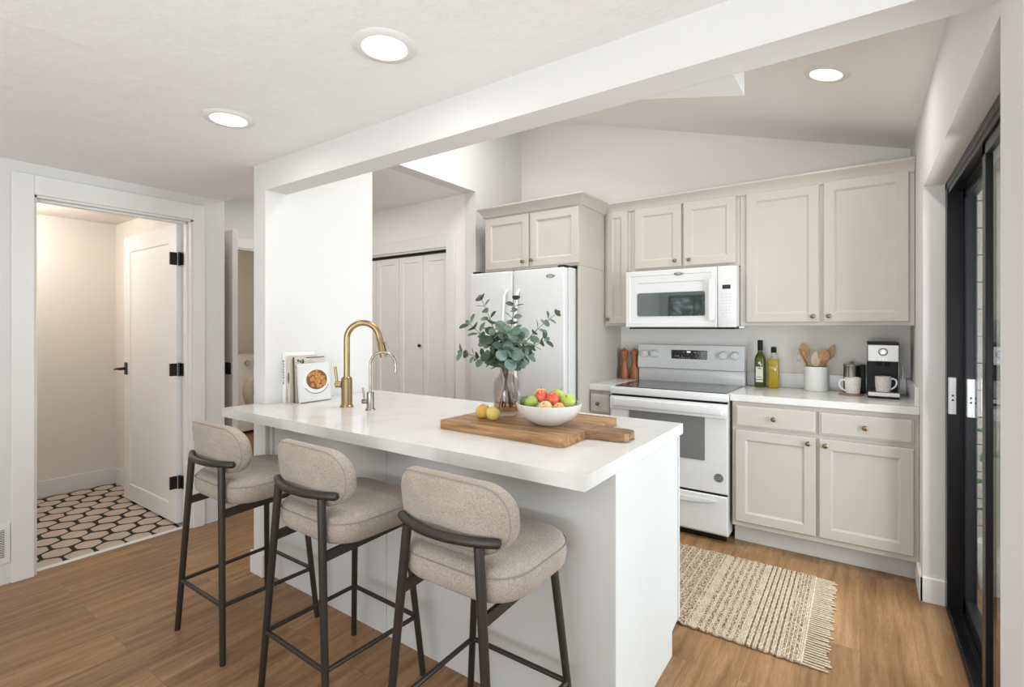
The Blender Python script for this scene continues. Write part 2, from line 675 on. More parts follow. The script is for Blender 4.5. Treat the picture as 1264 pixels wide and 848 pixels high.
# left wall with bathroom doorway
DY0, DY1, DZ = 0.732, 1.508, 2.04
lw = MB()
lw.box(XL - 0.12, XL, -4.1, DY0, 0, CZ)
lw.box(XL - 0.12, XL, DY1, 1.71, 0, HALLZ)
lw.box(XL - 0.12, XL, DY0, DY1, DZ, CZ)
struct(lw.build('wall_left', wall), 'white left wall around the bathroom doorway', 'wall')
# bathroom shell
b = MB()
b.box(-5.37, -5.25, 0.3, 1.7, 0, 2.3)
b.box(-5.25, XL - 0.12, 1.58, 1.70, 0, 2.3)
b.box(-5.25, XL - 0.12, 0.2, 0.32, 0, 2.3)
struct(b.build('wall_bathroom', bathw), 'cream bathroom walls seen through the doorway', 'wall')
struct(MB().box(-5.37, XL - 0.12, 0.2, 1.7, 2.21, 2.3).build('ceiling', bathw), 'bathroom ceiling above the open white door', 'ceiling')
bb = MB()
bb.box(-5.25, -5.235, 0.32, 1.58, 0, 0.13, 0.003)
bb.box(-5.235, XL - 0.13, 1.565, 1.58, 0, 0.13, 0.003)
struct(bb.build('baseboard_bathroom', trimm), 'white baseboard along the bathroom wall', 'baseboard')
# casing of the bathroom door
c = MB()
for (y0, y1) in ((0.643, DY0), (DY1, 1.578)):
    c.box(XL, XL + 0.016, y0, y1, 0, 2.145, 0.003)
c.box(XL, XL + 0.0155, DY0, DY1, DZ, 2.145, 0.003)
c.box(XL - 0.12, XL, DY0, DY0 + 0.012, 0, DZ)
c.box(XL - 0.12, XL, DY1 - 0.012, DY1, 0, DZ)
c.box(XL - 0.12, XL, DY0, DY1, DZ - 0.012, DZ)
c.box(XL - 0.075, XL - 0.04, DY1 - 0.024, DY1 - 0.012, 0, DZ - 0.012, 0.002)
c.box(XL - 0.075, XL - 0.04, DY0, DY1, DZ - 0.026, DZ - 0.012, 0.002)
struct(c.build('trim_1', trimm), 'white casing around the bathroom doorway', 'trim')

# low ceiling with beam, step above hall
ce = MB()
ce.box(XL - 0.2, 4.2, -2.6, 1.43, CZ, CZ + 0.1)
ce.box(XL - 0.12, -2.71, 1.43, 1.71, CZ, CZ + 0.1)
struct(ce.build('ceiling', ceilm), 'low textured white ceiling holding two recessed lights', 'ceiling')
bmw = MB()
bmw.prism([(1.43, SOF), (1.55, SOF), (1.55, 3.35), (1.43, 3.35)], 'X', -2.595, 0.42, 0.0)
struct(bmw.build('trim_2', wall), 'white ceiling beam above the island', 'beam')
struct(MB().prism([(-0.58, 1.549), (-0.30, 1.549), (-0.30, 1.71)], 'Z', SOF, SOF + 0.22).build('trim_3', wall),
       'triangular drywall wedge on the back of the beam', 'beam')
# pillar wall between kitchen and hall, header over hall opening, short wall by the fridge
pw = MB()
pw.box(-2.71, -2.595, 1.43, 2.14, 0, 3.4)
struct(pw.build('wall_pillar', wall), 'white stub wall at the island end behind the cookbooks', 'wall')
hw = MB()
hw.box(-2.71, -2.595, 2.14, 3.2, HALLZ, 3.4)
hw.box(-2.71, -2.595, 3.2, BW + 0.1, 0, 3.4)
struct(hw.build('wall_kitchen_left', wall), 'bright wall over the hall opening left of the fridge', 'wall')
# hall : ceiling, closet wall, far wall
struct(MB().box(-7.4, -2.71, 1.71, 4.2, HALLZ, HALLZ + 0.1).build('ceiling', ceilv), 'flat hall ceiling beyond the stub wall', 'ceiling')
CY = 3.2
CX0, CX1 = -4.25, -2.908
cw = MB()
cw.box(-4.61, CX0, CY, CY + 0.12, 0, HALLZ)
cw.box(CX1, -2.71, CY, CY + 0.12, 0, HALLZ)
cw.box(CX0, CX1, CY, CY + 0.12, 2.02, HALLZ)
struct(cw.build('wall_closet', wallk), 'hall wall around the white bifold closet door', 'wall')
cc = MB()
cc.box(CX1, CX1 + 0.09, CY - 0.016, CY, 0, 2.13, 0.003)
cc.box(CX0 - 0.09, CX0, CY - 0.016, CY, 0, 2.13, 0.003)
cc.box(CX0, CX1, CY - 0.0155, CY, 2.02, 2.13, 0.003)
cc.box(CX1 - 0.012, CX1, CY, CY + 0.11, 0, 2.02)
cc.box(CX0, CX1, CY, CY + 0.11, 2.004, 2.02)
struct(cc.build('trim_4', trimm), 'white casing around the bifold closet', 'trim')
HX = -4.49
fw = MB()
fw.box(HX - 0.12, HX, 1.70, 2.21, 0, HALLZ)
fw.box(HX - 0.12, HX, 2.95, 3.22, 0, HALLZ)
fw.box(HX - 0.12, HX, 2.21, 2.95, 2.03, HALLZ)
struct(fw.build('wall_hall', wall), 'hall wall around the laundry doorway', 'wall')
lc = MB()
lc.box(HX, HX + 0.016, 2.125, 2.21, 0, 2.115, 0.003)
lc.box(HX, HX + 0.016, 2.95, 3.03, 0, 2.115, 0.003)
lc.box(HX, HX + 0.0155, 2.21, 2.95, 2.03, 2.115, 0.003)
lc.box(HX - 0.12, HX, 2.21, 2.222, 0, 2.03)
lc.box(HX - 0.12, HX, 2.21, 2.95, 2.018, 2.03)
struct(lc.build('trim_5', trimm), 'white casing around the laundry doorway', 'trim')
lr = MB()
lr.box(-7.4, -7.3, 1.7, 4.2, 0, HALLZ)
lr.box(-7.4, HX - 0.12, 4.0, 4.1, 0, HALLZ)
lr.box(-7.4, HX - 0.12, 1.72, 1.80, 0, HALLZ)
struct(lr.build('wall_laundry', bathw), 'beige laundry room walls past the hall doorway', 'wall')

# kitchen back wall, vault, right wall
struct(MB().box(-2.595, 0.42, BW, BW + 0.12, 0, 3.4).build('wall_back', wallk), 'kitchen back wall behind the cabinets', 'wall')
vc = MB()
for (xa, xb, ya, yb) in ((RW + 0.2, -1.02, 1.50, BW + 0.1), (-2.3, -2.72, 1.50, BW + 0.1), (-1.02, -2.3, 1.50, 2.0), (-1.02, -2.3, 2.98, BW + 0.1)):  # unseen skylight opening added for the fill lamp above it
    vc.prism([(xa, vz(xa)), (xb, vz(xb)), (xb, vz(xb) + 0.12), (xa, vz(xa) + 0.12)], 'Y', ya, yb)
struct(vc.build('ceiling', ceilv), 'sloped kitchen ceiling with one recessed light', 'ceiling')
OY0, OY1, OZ = 1.50, 3.14, 2.01
rw = MB()
rw.box(RW, 0.42, OY1, BW + 0.1, 0, 2.5)
rw.box(RW, 0.42, 1.31, OY0, 0, 2.5)
rw.box(RW, 0.42, OY0, OY1, OZ, 2.5)
struct(rw.build('wall_right', wall), 'white right wall around the black sliding door', 'wall')
nw = MB()
nw.box(0.44, 4.2, 1.31, 1.43, 0, CZ)
struct(nw.build('wall_living', wall), 'white living room wall returning beside the sliding door', 'wall')
rb = MB()
rb.box(RW - 0.014, RW, 3.126, 3.36, 0, 0.12, 0.003)
rb.box(RW - 0.014, 0.33, 3.126, OY1, 0, 0.12, 0.003)
rb.box(RW - 0.014, RW, 1.31, OY0, 0, 0.12, 0.003)
struct(rb.build('baseboard_right', trimm), 'white baseboard wrapping the wall end by the sliding door', 'baseboard')
# rear wall of the living room with its window
WX0, WX1, WZ0, WZ1 = -3.45, -2.35, 0.9, 2.02
rr = MB()
rr.box(XL, WX0, -4.12, -4.0, 0, 2.3)
rr.box(WX1, -1.3, -4.12, -4.0, 0, 2.3)
rr.box(WX0, WX1, -4.12, -4.0, 0, WZ0)
rr.box(WX0, WX1, -4.12, -4.0, WZ1, 2.3)
struct(rr.build('wall_rear', wall), 'rear living room wall behind the photographer', 'wall')
wn = MB()
for (x0, x1) in ((WX0, WX0 + 0.04), (WX1 - 0.04, WX1), (-2.93, -2.88)):
    wn.box(x0, x1, -4.08, -4.03, WZ0, WZ1)
wn.box(WX0, WX1, -4.08, -4.03, WZ0, WZ0 + 0.04)
wn.box(WX0, WX1, -4.08, -4.03, WZ1 - 0.04, WZ1)
wo = struct(wn.build('window_1', frame_b), 'dark framed rear window mirrored in the microwave glass', 'window')
MB().box(WX0 + 0.03, WX1 - 0.03, -4.06, -4.054, WZ0 + 0.03, WZ1 - 0.03).build('pane', winglass, wo)
# foliage outside the rear window
tr = thing('garden_tree', (-3.3, -6.2, 0), 'leafy green tree outside the rear window, mirrored in the microwave glass', 'tree')
MB().tube([(-3.3, -6.2, 0), (-3.25, -6.2, 1.0), (-3.35, -6.25, 2.2)], [0.09, 0.07, 0.03], 8).build('trunk', stemm, tr)
lv = MB()
rt = random.Random(3)
for k in range(1500):
    p = Vector((rt.gauss(-3.3, 0.9), rt.gauss(-6.2, 0.35), rt.uniform(0.5, 3.2)))
    a = Matrix.Rotation(rt.uniform(0, 6.28), 3, 'Z') @ Matrix.Rotation(rt.uniform(-1, 1), 3, 'X')
    s = rt.uniform(0.06, 0.11)
    lv.mi = rt.choice((0, 0, 1))
    lv.poly([p + a @ Vector(q) * s for q in ((-1, 0, 0), (-.3, 0, -.5), (.6, 0, -.4), (1, 0, 0), (.6, .2, .4), (-.3, .2, .5))])
lv.build('foliage', [MAT('tree_leaf', (0.06, 0.17, 0.09), 0.5), MAT('tree_leaf_pale', (0.16, 0.30, 0.2), 0.5)], tr)

# ================================================================== DOORS
# bathroom door leaf, opened 90 degrees into the bathroom
d1 = thing('door_1', (-3.765, 1.486, 0.012), 'white one-panel bathroom door standing open over the hexagon tiles', 'door', kind='structure')
LX0, LX1 = -4.70, -3.765
for_leaf = MB()
for_leaf.box(LX0, LX1, 1.464, 1.505, 0.012, 2.02)
for_leaf = MB()
for_leaf.rings((LX0, 1.464, 0.012), (1, 0, 0), (0, 0, 1), (0, -1, 0), LX1 - LX0, 2.012,
               [(0, -0.038), (0, 0), (0.118, 0), (0.124, -0.008)])
for_leaf.build('leaf', doorm, d1)
for z in (1.79, 1.046, 0.29):
    h = MB()
    h.box(-3.775, -3.762, 1.425, 1.468, z - 0.042, z + 0.042, 0.001)
    h.cyl((-3.756, 1.478, z - 0.045), (-3.756, 1.478, z + 0.045), 0.008, n=10)
    h.box(-3.752, -3.71, 1.484, 1.494, z - 0.042, z + 0.042, 0.001)
    h.build('hinge', blackhw, d1)
hd = MB()
hd.box(-4.672, -4.622, 1.456, 1.464, 0.965, 1.06, 0.003)
hd.cyl((-4.647, 1.456, 1.012), (-4.647, 1.415, 1.012), 0.011, n=12)
hd.tube([(-4.647, 1.417, 1.012), (-4.70, 1.415, 1.010), (-4.755, 1.42, 1.002)], [0.010, 0.009, 0.007], 10)
hd.build('lever_handle', blackhw, d1)

# bifold closet door
d3 = thing('door_2', (-3.5, CY + 0.045, 0.01), 'white panelled bifold closet door in the hall', 'door', kind='structure')
wd = 0.318
x1 = CX1 - 0.016
for k in range(4):
    x0 = x1 - wd + 0.004
    p = MB()
    p.rings((x0, CY + 0.045, 0.015), (1, 0, 0), (0, 0, 1), (0, -1, 0), x1 - x0, 1.965,
            [(0, -0.03), (0, 0), (0.055, 0), (0.06, -0.008)])
    pn = p.build('leaf', doorm, d3)
    if k == 1:
        kn = MB()
        kn.lathe([(0.0, 0.03), (0.012, 0.028), (0.016, 0.02), (0.012, 0.012), (0.006, 0.008), (0.006, 0.0)], (x1 - 0.03, CY + 0.045, 1.165),
                 16, M=Matrix.Rotation(PI / 2, 4, 'X'))
        kn.build('knob', blackhw, d3, 40)
    x1 -= wd
MB().box(CX0 + 0.01, CX1 - 0.014, CY + 0.03, CY + 0.085, 1.985, 2.003).build('track', blackm, d3)

# laundry door standing open into the hall
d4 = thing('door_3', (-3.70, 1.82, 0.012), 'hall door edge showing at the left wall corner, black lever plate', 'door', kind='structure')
MB().box(-4.44, -3.705, 1.80, 1.838, 0.012, 2.035, 0.002).build('leaf', MAT('shaded_door_paint', (0.62, 0.59, 0.56), 0.45), d4)  # paint darkened to put the hall shadow into the leaf colour
h = MB()
h.box(-3.80, -3.725, 1.792, 1.80, 0.99, 1.075, 0.003)
h.cyl((-3.762, 1.792, 1.03), (-3.762, 1.752, 1.03), 0.01, n=10)
h.tube([(-3.762, 1.755, 1.03), (-3.81, 1.753, 1.03), (-3.87, 1.756, 1.027)], 0.009, 8)
h.build('lever_handle', blackhw, d4)
h = MB()
h.box(HX + 0.016, HX + 0.019, 2.165, 2.198, 1.0, 1.03, 0.004)
h.box(HX + 0.016, HX + 0.019, 2.165, 2.198, 0.965, 0.995, 0.004)
tag(h.build('strike_plate', blackhw), 'small black strike plate on the laundry doorway casing', 'hardware')

# sliding glass door
sd = thing('door_4', (0.37, 2.3, 0.0), 'black framed sliding glass door in the right wall', 'door', kind='structure')
fr = MB()
fr.box(0.33, 0.435, 3.06, 3.125, 0.0, OZ, 0.004)
fr.box(0.33, 0.435, OY0, OY0 + 0.05, 0.0, OZ, 0.004)
fr.box(0.33, 0.435, OY0, 3.125, OZ - 0.035, OZ, 0.004)
fr.box(0.33, 0.435, OY0, 3.125, 0.0, 0.018, 0.002)
for x in (0.335, 0.372, 0.378, 0.428):
    fr.box(x, x + 0.006, OY0, 3.12, 0.016, 0.034)
    fr.box(x, x + 0.006, OY0, 3.12, OZ - 0.06, OZ - 0.03)
fr.build('frame', frame_b, sd)
for (x0, x1, y0, y1) in ((0.386, 0.424, 2.22, 3.05), (0.343, 0.371, 1.56, 2.33)):
    p = MB()
    for (a, bq) in ((y0, y0 + 0.055), (y1 - 0.055, y1)):
        p.box(x0, x1, a, bq, 0.03, OZ - 0.045, 0.003)
    p.box(x0, x1, y0, y1, 0.03, 0.105, 0.003)
    p.box(x0, x1, y0, y1, OZ - 0.10, OZ - 0.045, 0.003)
    po = p.build('sliding_panel', frame_b, sd)
    xm = (x0 + x1) / 2
    MB().box(xm - 0.004, xm + 0.004, y0 + 0.05, y1 - 0.05, 0.10, OZ - 0.095).build('pane', slideg, po)
# silver keeper and pull
for (x0, x1, y) in ((0.333, 0.362, 3.06), (0.388, 0.414, 2.995)):
    k = MB()
    k.box(x0, x1, y - 0.022, y, 0.93, 1.10, 0.003)
    k.mi = 1
    k.box((x0 + x1) / 2 - 0.003, (x0 + x1) / 2 + 0.004, y - 0.0235, y - 0.02, 1.012, 1.02)
    k.box((x0 + x1) / 2 - 0.003, (x0 + x1) / 2 + 0.004, y - 0.0235, y - 0.02, 0.992, 1.0)
    k.build('pull_plate', [alum, blackm], sd)
# outside : deck, added siding standing in for cabinet reflections, potted plant
struct(MB().box(0.44, 4.2, 1.43, 4.4, -0.12, -0.03).build('floor', MAT('grey_deck_boards', (0.30, 0.25, 0.21), 0.7, vary=(6, 0.2))),
       'grey brown deck outside the sliding door', 'floor')
sw = MB()
for k in range(16):
    sw.box(0.44, 2.4, 4.0 + (0.0), 4.12, k * 0.16, k * 0.16 + 0.155, 0.003)
struct(sw.build('wall_added_siding', MAT('reflection_beige_siding', (0.52, 0.47, 0.42), 0.7)), 'added beige siding imitating cabinet reflections in the sliding glass', 'wall')
pp = thing('potted_plant', (0.56, 3.46, -0.03), 'green leafy plant in white pot outside the sliding glass', 'plant')
pot = MB()
pot.lathe([(0.0, 0), (0.055, 0), (0.062, 0.02), (0.078, 0.27), (0.071, 0.27), (0.066, 0.23), (0, 0.23)], (0.56, 3.46, -0.03), 28)
pot.build('pot', ceram, pp, 40)
rl = random.Random(5)
for k in range(11):
    a = k * 2.4
    L = 0.07 + rl.random() * 0.04
    zb = 0.26 + 0.05 * k
    base = Vector((0.56, 3.46, 0.18))
    top = base + Vector((math.cos(a) * 0.03, math.sin(a) * 0.03, zb - 0.1))
    tip = top + Vector((math.cos(a) * L, math.sin(a) * L, 0.02 - 0.02 * (k % 3)))
    sm = MB()
    sm.tube([base, top, top.lerp(tip, 0.25)], 0.004, 6)
    so = sm.build('stem', MAT('plant_stem', (0.12, 0.26, 0.06), 0.6) if k == 0 else bpy.data.materials['plant_stem'], pp)
    lf = MB()
    dv = (tip - top).normalized()
    sv = dv.cross(Vector((0, 0, 1))).normalized()
    up = sv.cross(dv)
    rowsl = []
    for i in range(9):
        q = i / 8
        wv = 0.034 * math.sin(PI * min(1, q * 0.9 + 0.1)) ** 0.8
        c0 = top.lerp(tip, 0.15 + 0.85 * q) - up * (0.06 * q * q)
        rowsl.append([lf.bm.verts.new(c0 + sv * (wv * s) + up * (0.012 * abs(s))) for s in (-1, -0.5, 0, 0.5, 1)])
    for i in range(8):
        for j in range(4):
            lf._f([rowsl[i][j], rowsl[i][j + 1], rowsl[i + 1][j + 1], rowsl[i + 1][j]])
    lf.build('leaf', MAT('plant_leaf', (0.06, 0.24, 0.03), 0.4) if k == 0 else bpy.data.materials['plant_leaf'], pp, 60)

# wall register at far left
vg = thing('wall_register', (XL, 0.55, 0.11), 'white wall register low on left wall beside bathroom casing', 'vent')
v = MB()
v.box(XL, XL + 0.008, 0.36, 0.64, 0.11, 0.315, 0.002)
v.build('frame', trimm, vg)
v = MB()
v.box(XL + 0.0075, XL + 0.009, 0.38, 0.618, 0.14, 0.285)
v.build('duct_opening', blackm, vg)
v = MB()
for k in range(16):
    v.box(XL + 0.009, XL + 0.012, 0.38, 0.618, 0.142 + k * 0.009, 0.1465 + k * 0.009)
v.build('louvers', trimm, vg)


# recessed lights
def can(x, y, z, label, slope=0.0, power=1.5):
    o = thing('recessed_light', (x, y, z), label, 'ceiling light', 'recessed ceiling lights')
    Rm = Matrix.Rotation(math.atan(slope), 4, 'Y')
    m = MB()
    m.lathe([(0.066, -0.002), (0.070, -0.008), (0.092, -0.006), (0.100, 0.001)], (x, y, z), 40, M=Rm)
    m.build('trim_ring', trimm, o, 50)
    m = MB()
    m.lathe([(0, -0.0045), (0.068, -0.0045), (0.069, -0.001)], (x, y, z), 40, M=Rm)
    m.build('lens', lensm, o, 50)
    l = bpy.data.lights.new('can_glow', 'AREA')
    l.shape = 'DISK'
    l.size = 0.12
    l.energy = power
    l.color = (1, 0.96, 0.91)
    lo = bpy.data.objects.new('can_glow', l)
    COL.objects.link(lo)
    lo.location = (x, y, z - 0.02)
    lo.rotation_euler = (0, math.atan(slope), 0)
    return o


can(-1.215, 1.05, CZ, 'round recessed light in the low ceiling above the middle of the island')
can(-2.172, 1.04, CZ, 'round recessed light in the low ceiling nearer the bathroom')
can(-0.132, 2.79, vz(-0.132), 'round recessed light in the sloped kitchen ceiling', VS, 5.0)


def room_lamp(name, loc, p, col):
    l = bpy.data.lights.new(name, 'POINT')
    l.energy = p
    l.color = col
    l.shadow_soft_size = 0.08
    o = bpy.data.objects.new(name, l)
    COL.objects.link(o)
    o.location = loc


room_lamp('bathroom_ceiling_lamp', (-4.75, 0.75, 2.05), 10.5, (1, 0.965, 0.93))
room_lamp('laundry_ceiling_lamp', (-5.8, 2.6, 2.2), 9, (1, 0.86, 0.7))
area('hall_ceiling_lamp', (-3.5, 2.3, HALLZ - 0.02), (-3.5, 2.3001, 0), 0.35, 0.35, 7, (1, 0.97, 0.94))


# ================================================================== CABINETS
def door_mb(m, x0, x1, z0, z1, y, rail=0.055):
    m.rings((x0, y, z0), (1, 0, 0), (0, 0, 1), (0, -1, 0), x1 - x0, z1 - z0,
            [(0, 0), (0, 0.016), (0.004, 0.02), (rail, 0.02), (rail + 0.004, 0.0165), (rail + 0.012, 0.0115)])
    return m


def drawer_mb(m, x0, x1, z0, z1, y):
    m.rings((x0, y, z0), (1, 0, 0), (0, 0, 1), (0, -1, 0), x1 - x0, z1 - z0,
            [(0, 0), (0, 0.014), (0.008, 0.016), (0.011, 0.02)])
    return m


def knob(x, z, y, parent):
    m = MB()
    m.lathe([(0.0, 0.027), (0.008, 0.0265), (0.0135, 0.023), (0.0145, 0.018), (0.010, 0.013), (0.006, 0.010), (0.006, 0.003), (0.010, 0.0)],
            (x, y, z), 20, M=Matrix.Rotation(PI / 2, 4, 'X'))
    return m.build('knob', brassk, parent, 40)


def carcass(name, x0, x1, y0, y1, z0, z1, label, cat, doors, ks, drawers=(), dk=(), toe=None, group=None, rail=0.055):
    o = thing(name, ((x0 + x1) / 2, (y0 + y1) / 2, 0 if toe else z0), label, cat, group)
    MB().box(x0, x1, y0, y1, z0, z1, 0.0015).build('carcass', cabm, o)
    if toe:
        MB().box(x0, x1, y0 + 0.075, y1, 0, z0 - 0.001).build('toe_kick', toem, o)
    for (a, b_, c_, d_), kk in zip(doors, ks):
        q = door_mb(MB(), a, b_, c_, d_, y0, rail).build('door', cabm, o)
        knob(kk[0], kk[1], y0 - 0.02, q)
    for (a, b_, c_, d_), kk in zip(drawers, dk):
        q = drawer_mb(MB(), a, b_, c_, d_, y0).build('drawer', cabm, o)
        knob(kk[0], kk[1], y0 - 0.02, q)
    return o


UY = 3.56
carcass('base_cabinet', -0.648, RW - 0.001, 3.31, BW - 0.005, 0.115, 0.878,
        'greige base cabinet right of the range with two drawers above two doors', 'cabinet',
        [(-0.627, -0.207, 0.148, 0.705), (-0.190, 0.227, 0.148, 0.703)], [(-0.243, 0.671), (-0.160, 0.669)],
        [(-0.627, -0.207, 0.727, 0.855), (-0.190, 0.227, 0.727, 0.853)], [(-0.418, 0.789), (0.02, 0.789)], toe=True)
carcass('base_cabinet', -1.611, -1.44, 3.31, BW - 0.005, 0.115, 0.878,
        'narrow greige base cabinet between fridge panel and range', 'cabinet',
        [(-1.605, -1.46, 0.148, 0.70)], [(-1.49, 0.66)], [(-1.605, -1.460, 0.722, 0.852)], [(-1.540, 0.785)], toe=True)
carcass('wall_cabinet', -0.648, RW - 0.002, UY, BW - 0.005, 1.34, 2.225,
        'large greige two-door wall cabinet right of the microwave', 'cabinet',
        [(-0.610, -0.204, 1.362, 2.196), (-0.183, 0.222, 1.362, 2.203)], [(-0.236, 1.397), (-0.155, 1.398)])
carcass('wall_cabinet', -1.40, -0.650, UY, BW - 0.005, 1.735, 2.225,
        'greige two-door wall cabinet directly above the white microwave', 'cabinet',
        [(-1.366, -1.028, 1.757, 2.195), (-1.012, -0.673, 1.757, 2.198)], [(-1.068, 1.798), (-0.972, 1.798)])
carcass('wall_cabinet', -1.610, -1.402, UY, BW - 0.005, 1.34, 2.225,
        'narrow greige one-door wall cabinet between fridge panel and microwave', 'cabinet',
        [(-1.588, -1.424, 1.358, 2.20)], [(-1.573, 1.392)], rail=0.045)
oc = carcass('fridge_cabinet', -2.448, -1.612, 3.14, BW - 0.005, 1.765, 2.225,
             'greige two-door cabinet above the white fridge', 'cabinet',
             [(-2.432, -2.027, 1.782, 2.178), (-2.012, -1.612, 1.782, 2.175)], [(-2.072, 1.820), (-1.994, 1.825)])
MB().box(-1.628, -1.612, 3.14, BW - 0.005, 0.0, 1.764, 0.001).build('side_panel', cabm, oc)
# light rail under the big wall cabinets and crown on top
cr = MB()
path = [(-2.448, BW - 0.006), (-2.448, 3.14), (-1.612, 3.14), (-1.612, UY), (RW - 0.002, UY)]
prof = [(0.0, 2.19), (0.006, 2.19), (0.012, 2.197), (0.016, 2.212), (0.028, 2.230), (0.040, 2.244), (0.048, 2.250), (0.052, 2.256), (0.052, 2.266), (0.0, 2.266)]
norms = []
for i in range(len(path) - 1):
    dx, dy = path[i + 1][0] - path[i][0], path[i + 1][1] - path[i][1]
    l = math.hypot(dx, dy)
    norms.append(Vector((dy / l, -dx / l)) if True else None)
# outward normals: path goes down(-y), right, up, right -> outward is left, -y, right, -y
norms = [Vector((-1, 0)), Vector((0, -1)), Vector((1, 0)), Vector((0, -1))]
secs = []
for i, p in enumerate(path):
    if i == 0:
        nv = norms[0]
    elif i == len(path) - 1:
        nv = norms[-1]
    else:
        nv = norms[i - 1] + norms[i]
    secs.append([cr.bm.verts.new((p[0] + nv.x * a, p[1] + nv.y * a, z)) for a, z in prof])
for i in range(len(path) - 1):
    for k in range(len(prof)):
        k2 = (k + 1) % len(prof)
        cr._f([secs[i][k], secs[i][k2], secs[i + 1][k2], secs[i + 1][k]])
cr._f(secs[0])
cr._f(secs[-1][::-1])
tag(cr.build('crown_moulding', cabm, smooth=25), 'greige crown moulding running along the wall cabinet tops', 'moulding')
# counters and splash
co = thing('countertop', (-0.2, 3.6, 0.88), 'white quartz countertop right of the range under the coffee machine', 'countertop')
MB().box(-0.657, RW - 0.001, 3.285, BW - 0.003, 0.88, 0.92, 0.003).build('slab', quartz, co)
MB().box(-0.657, RW - 0.021, BW - 0.02, BW - 0.003, 0.9205, 1.02, 0.002).build('backsplash', quartz, co)
MB().box(RW - 0.02, RW - 0.001, 3.305, BW - 0.003, 0.9205, 1.02, 0.002).build('side_splash', quartz, co)
co = thing('countertop', (-1.53, 3.6, 0.88), 'small white countertop left of the range under the pepper mills', 'countertop')
MB().box(-1.611, -1.433, 3.285, BW - 0.003, 0.88, 0.92, 0.003).build('slab', quartz, co)

# ================================================================== FRIDGE
fg = thing('refrigerator', (-2.06, 3.4, 0), 'white french door refrigerator under the greige cabinet', 'refrigerator')
MB().box(-2.478, -1.646, 3.05, 3.80, 0.03, 1.745, 0.006).build('body', appl, fg)
for (x0, x1) in ((-2.478, -2.078), (-2.070, -1.648)):
    dmb = MB().box(x0, x1, 2.985, 3.045, 0.70, 1.742, 0.012, seg=3)
    dd = dmb.build('door', appl, fg, 35)
    hx = x1 - 0.05 if x0 < -2.2 else x0 + 0.05
    hm = MB()
    pth = [(hx, 2.985, 1.60), (hx, 2.955, 1.56), (hx, 2.935, 1.40), (hx, 2.932, 1.20), (hx, 2.935, 1.0), (hx, 2.955, 0.88), (hx, 2.985, 0.84)]
    hm.tube(pth, [0.012, 0.013, 0.013, 0.013, 0.013, 0.013, 0.012], 12)
    hm.build('handle', appl, dd, 40)
MB().box(-2.478, -1.648, 2.985, 3.045, 0.06, 0.69, 0.012, seg=3).build('freezer_drawer', appl, fg, 35)
for x in (-2.43, -1.68):
    MB().box(x - 0.03, x + 0.03, 3.0, 3.09, 1.742, 1.757, 0.004).build('hinge_cover', blackm, fg)


def emblem(x0, x1, z, y, h, parent, m):
    """small dark wordmark: letter-like strokes with an oval swoosh around the middle"""
    e = MB()
    n = 9
    w = (x1 - x0) / n
    rg = random.Random(2)
    for i in range(n):
        a = x0 + i * w
        e.box(a + w * 0.12, a + w * 0.36, y - 0.0012, y, z - h / 2, z + h / 2)
        if i % 2:
            e.box(a + w * 0.12, a + w * 0.82, y - 0.0012, y, z - h / 2, z - h / 2 + h * 0.25)
        else:
            e.box(a + w * 0.12, a + w * 0.82, y - 0.0012, y, z + h / 2 - h * 0.25, z + h / 2)
    cx = x0 + (x1 - x0) * 0.42
    pts = [Vector((cx + math.cos(a) * (x1 - x0) * 0.36, y - 0.001, z + math.sin(a) * h * 0.95)) for a in [2 * PI * k / 28 for k in range(29)]]
    e.tube(pts, h * 0.09, 5, cap=False)
    return e.build('emblem', m, parent)


emblem(-1.79, -1.715, 1.685, 2.985, 0.013, fg, blackm)

# ================================================================== MICROWAVE
MY = 3.455
mw = thing('microwave', (-1.02, 3.66, 1.318), 'white over-the-range microwave with dark glass window', 'microwave')
m = MB()
m.box(-1.402, -0.652, MY + 0.03, BW - 0.01, 1.335, 1.732, 0.004)
m.build('body', appl, mw)
m = MB()
m.rings((-1.402, MY + 0.028, 1.33), (1, 0, 0), (0, 0, 1), (0, -1, 0), 0.632, 0.40,
        [(0, 0), (0, 0.022), (0.006, 0.028), (0.034, 0.028), (0.037, 0.025), (0.085, 0.022), (0.088, 0.018)])
md = m.build('door', appl, mw, 30)
MB().prism(rrect(-1.312, -0.848, 1.408, 1.572, 0.012), 'Y', MY + 0.002, MY + 0.009).build('window', MAT('mirrored_dark_glass', (0.20, 0.225, 0.225), 0.04, metal=0.85), md)
m = MB()
m.prism(rrect(-0.815, -0.777, 1.375, 1.655, 0.018), 'Y', MY - 0.03, MY - 0.002, 0.008)
m.build('handle', appl, md, 40)
m = MB()
m.box(-0.767, -0.652, MY, MY + 0.028, 1.33, 1.73, 0.005)
mp_ = m.build('control_panel', appl, mw, 40)
m = MB()
m.box(-0.737, -0.688, MY - 0.002, MY, 1.58, 1.606, 0.002)
m.build('display', blackgl, mp_)
m = MB()
keys = MAT('keypad_grey', (0.55, 0.55, 0.55), 0.6)
for r_ in range(7):
    for c_ in range(3):
        m.box(-0.742 + c_ * 0.021, -0.742 + c_ * 0.021 + 0.012, MY - 0.0012, MY, 1.545 - r_ * 0.021, 1.545 - r_ * 0.021 + 0.006)
m.build('keypad', keys, mp_)
emblem(-1.05, -0.982, 1.697, MY + 0.0, 0.011, mw, blackm)
m = MB()
m.box(-1.385, -0.67, MY + 0.03, BW - 0.05, 1.318, 1.336, 0.003)
m.build('vent_grille', blackm, mw)
m = MB()
m.box(-0.65, -0.62, MY + 0.06, MY + 0.12, 1.322, 1.338, 0.003)
m.build('bracket', appl, mw)

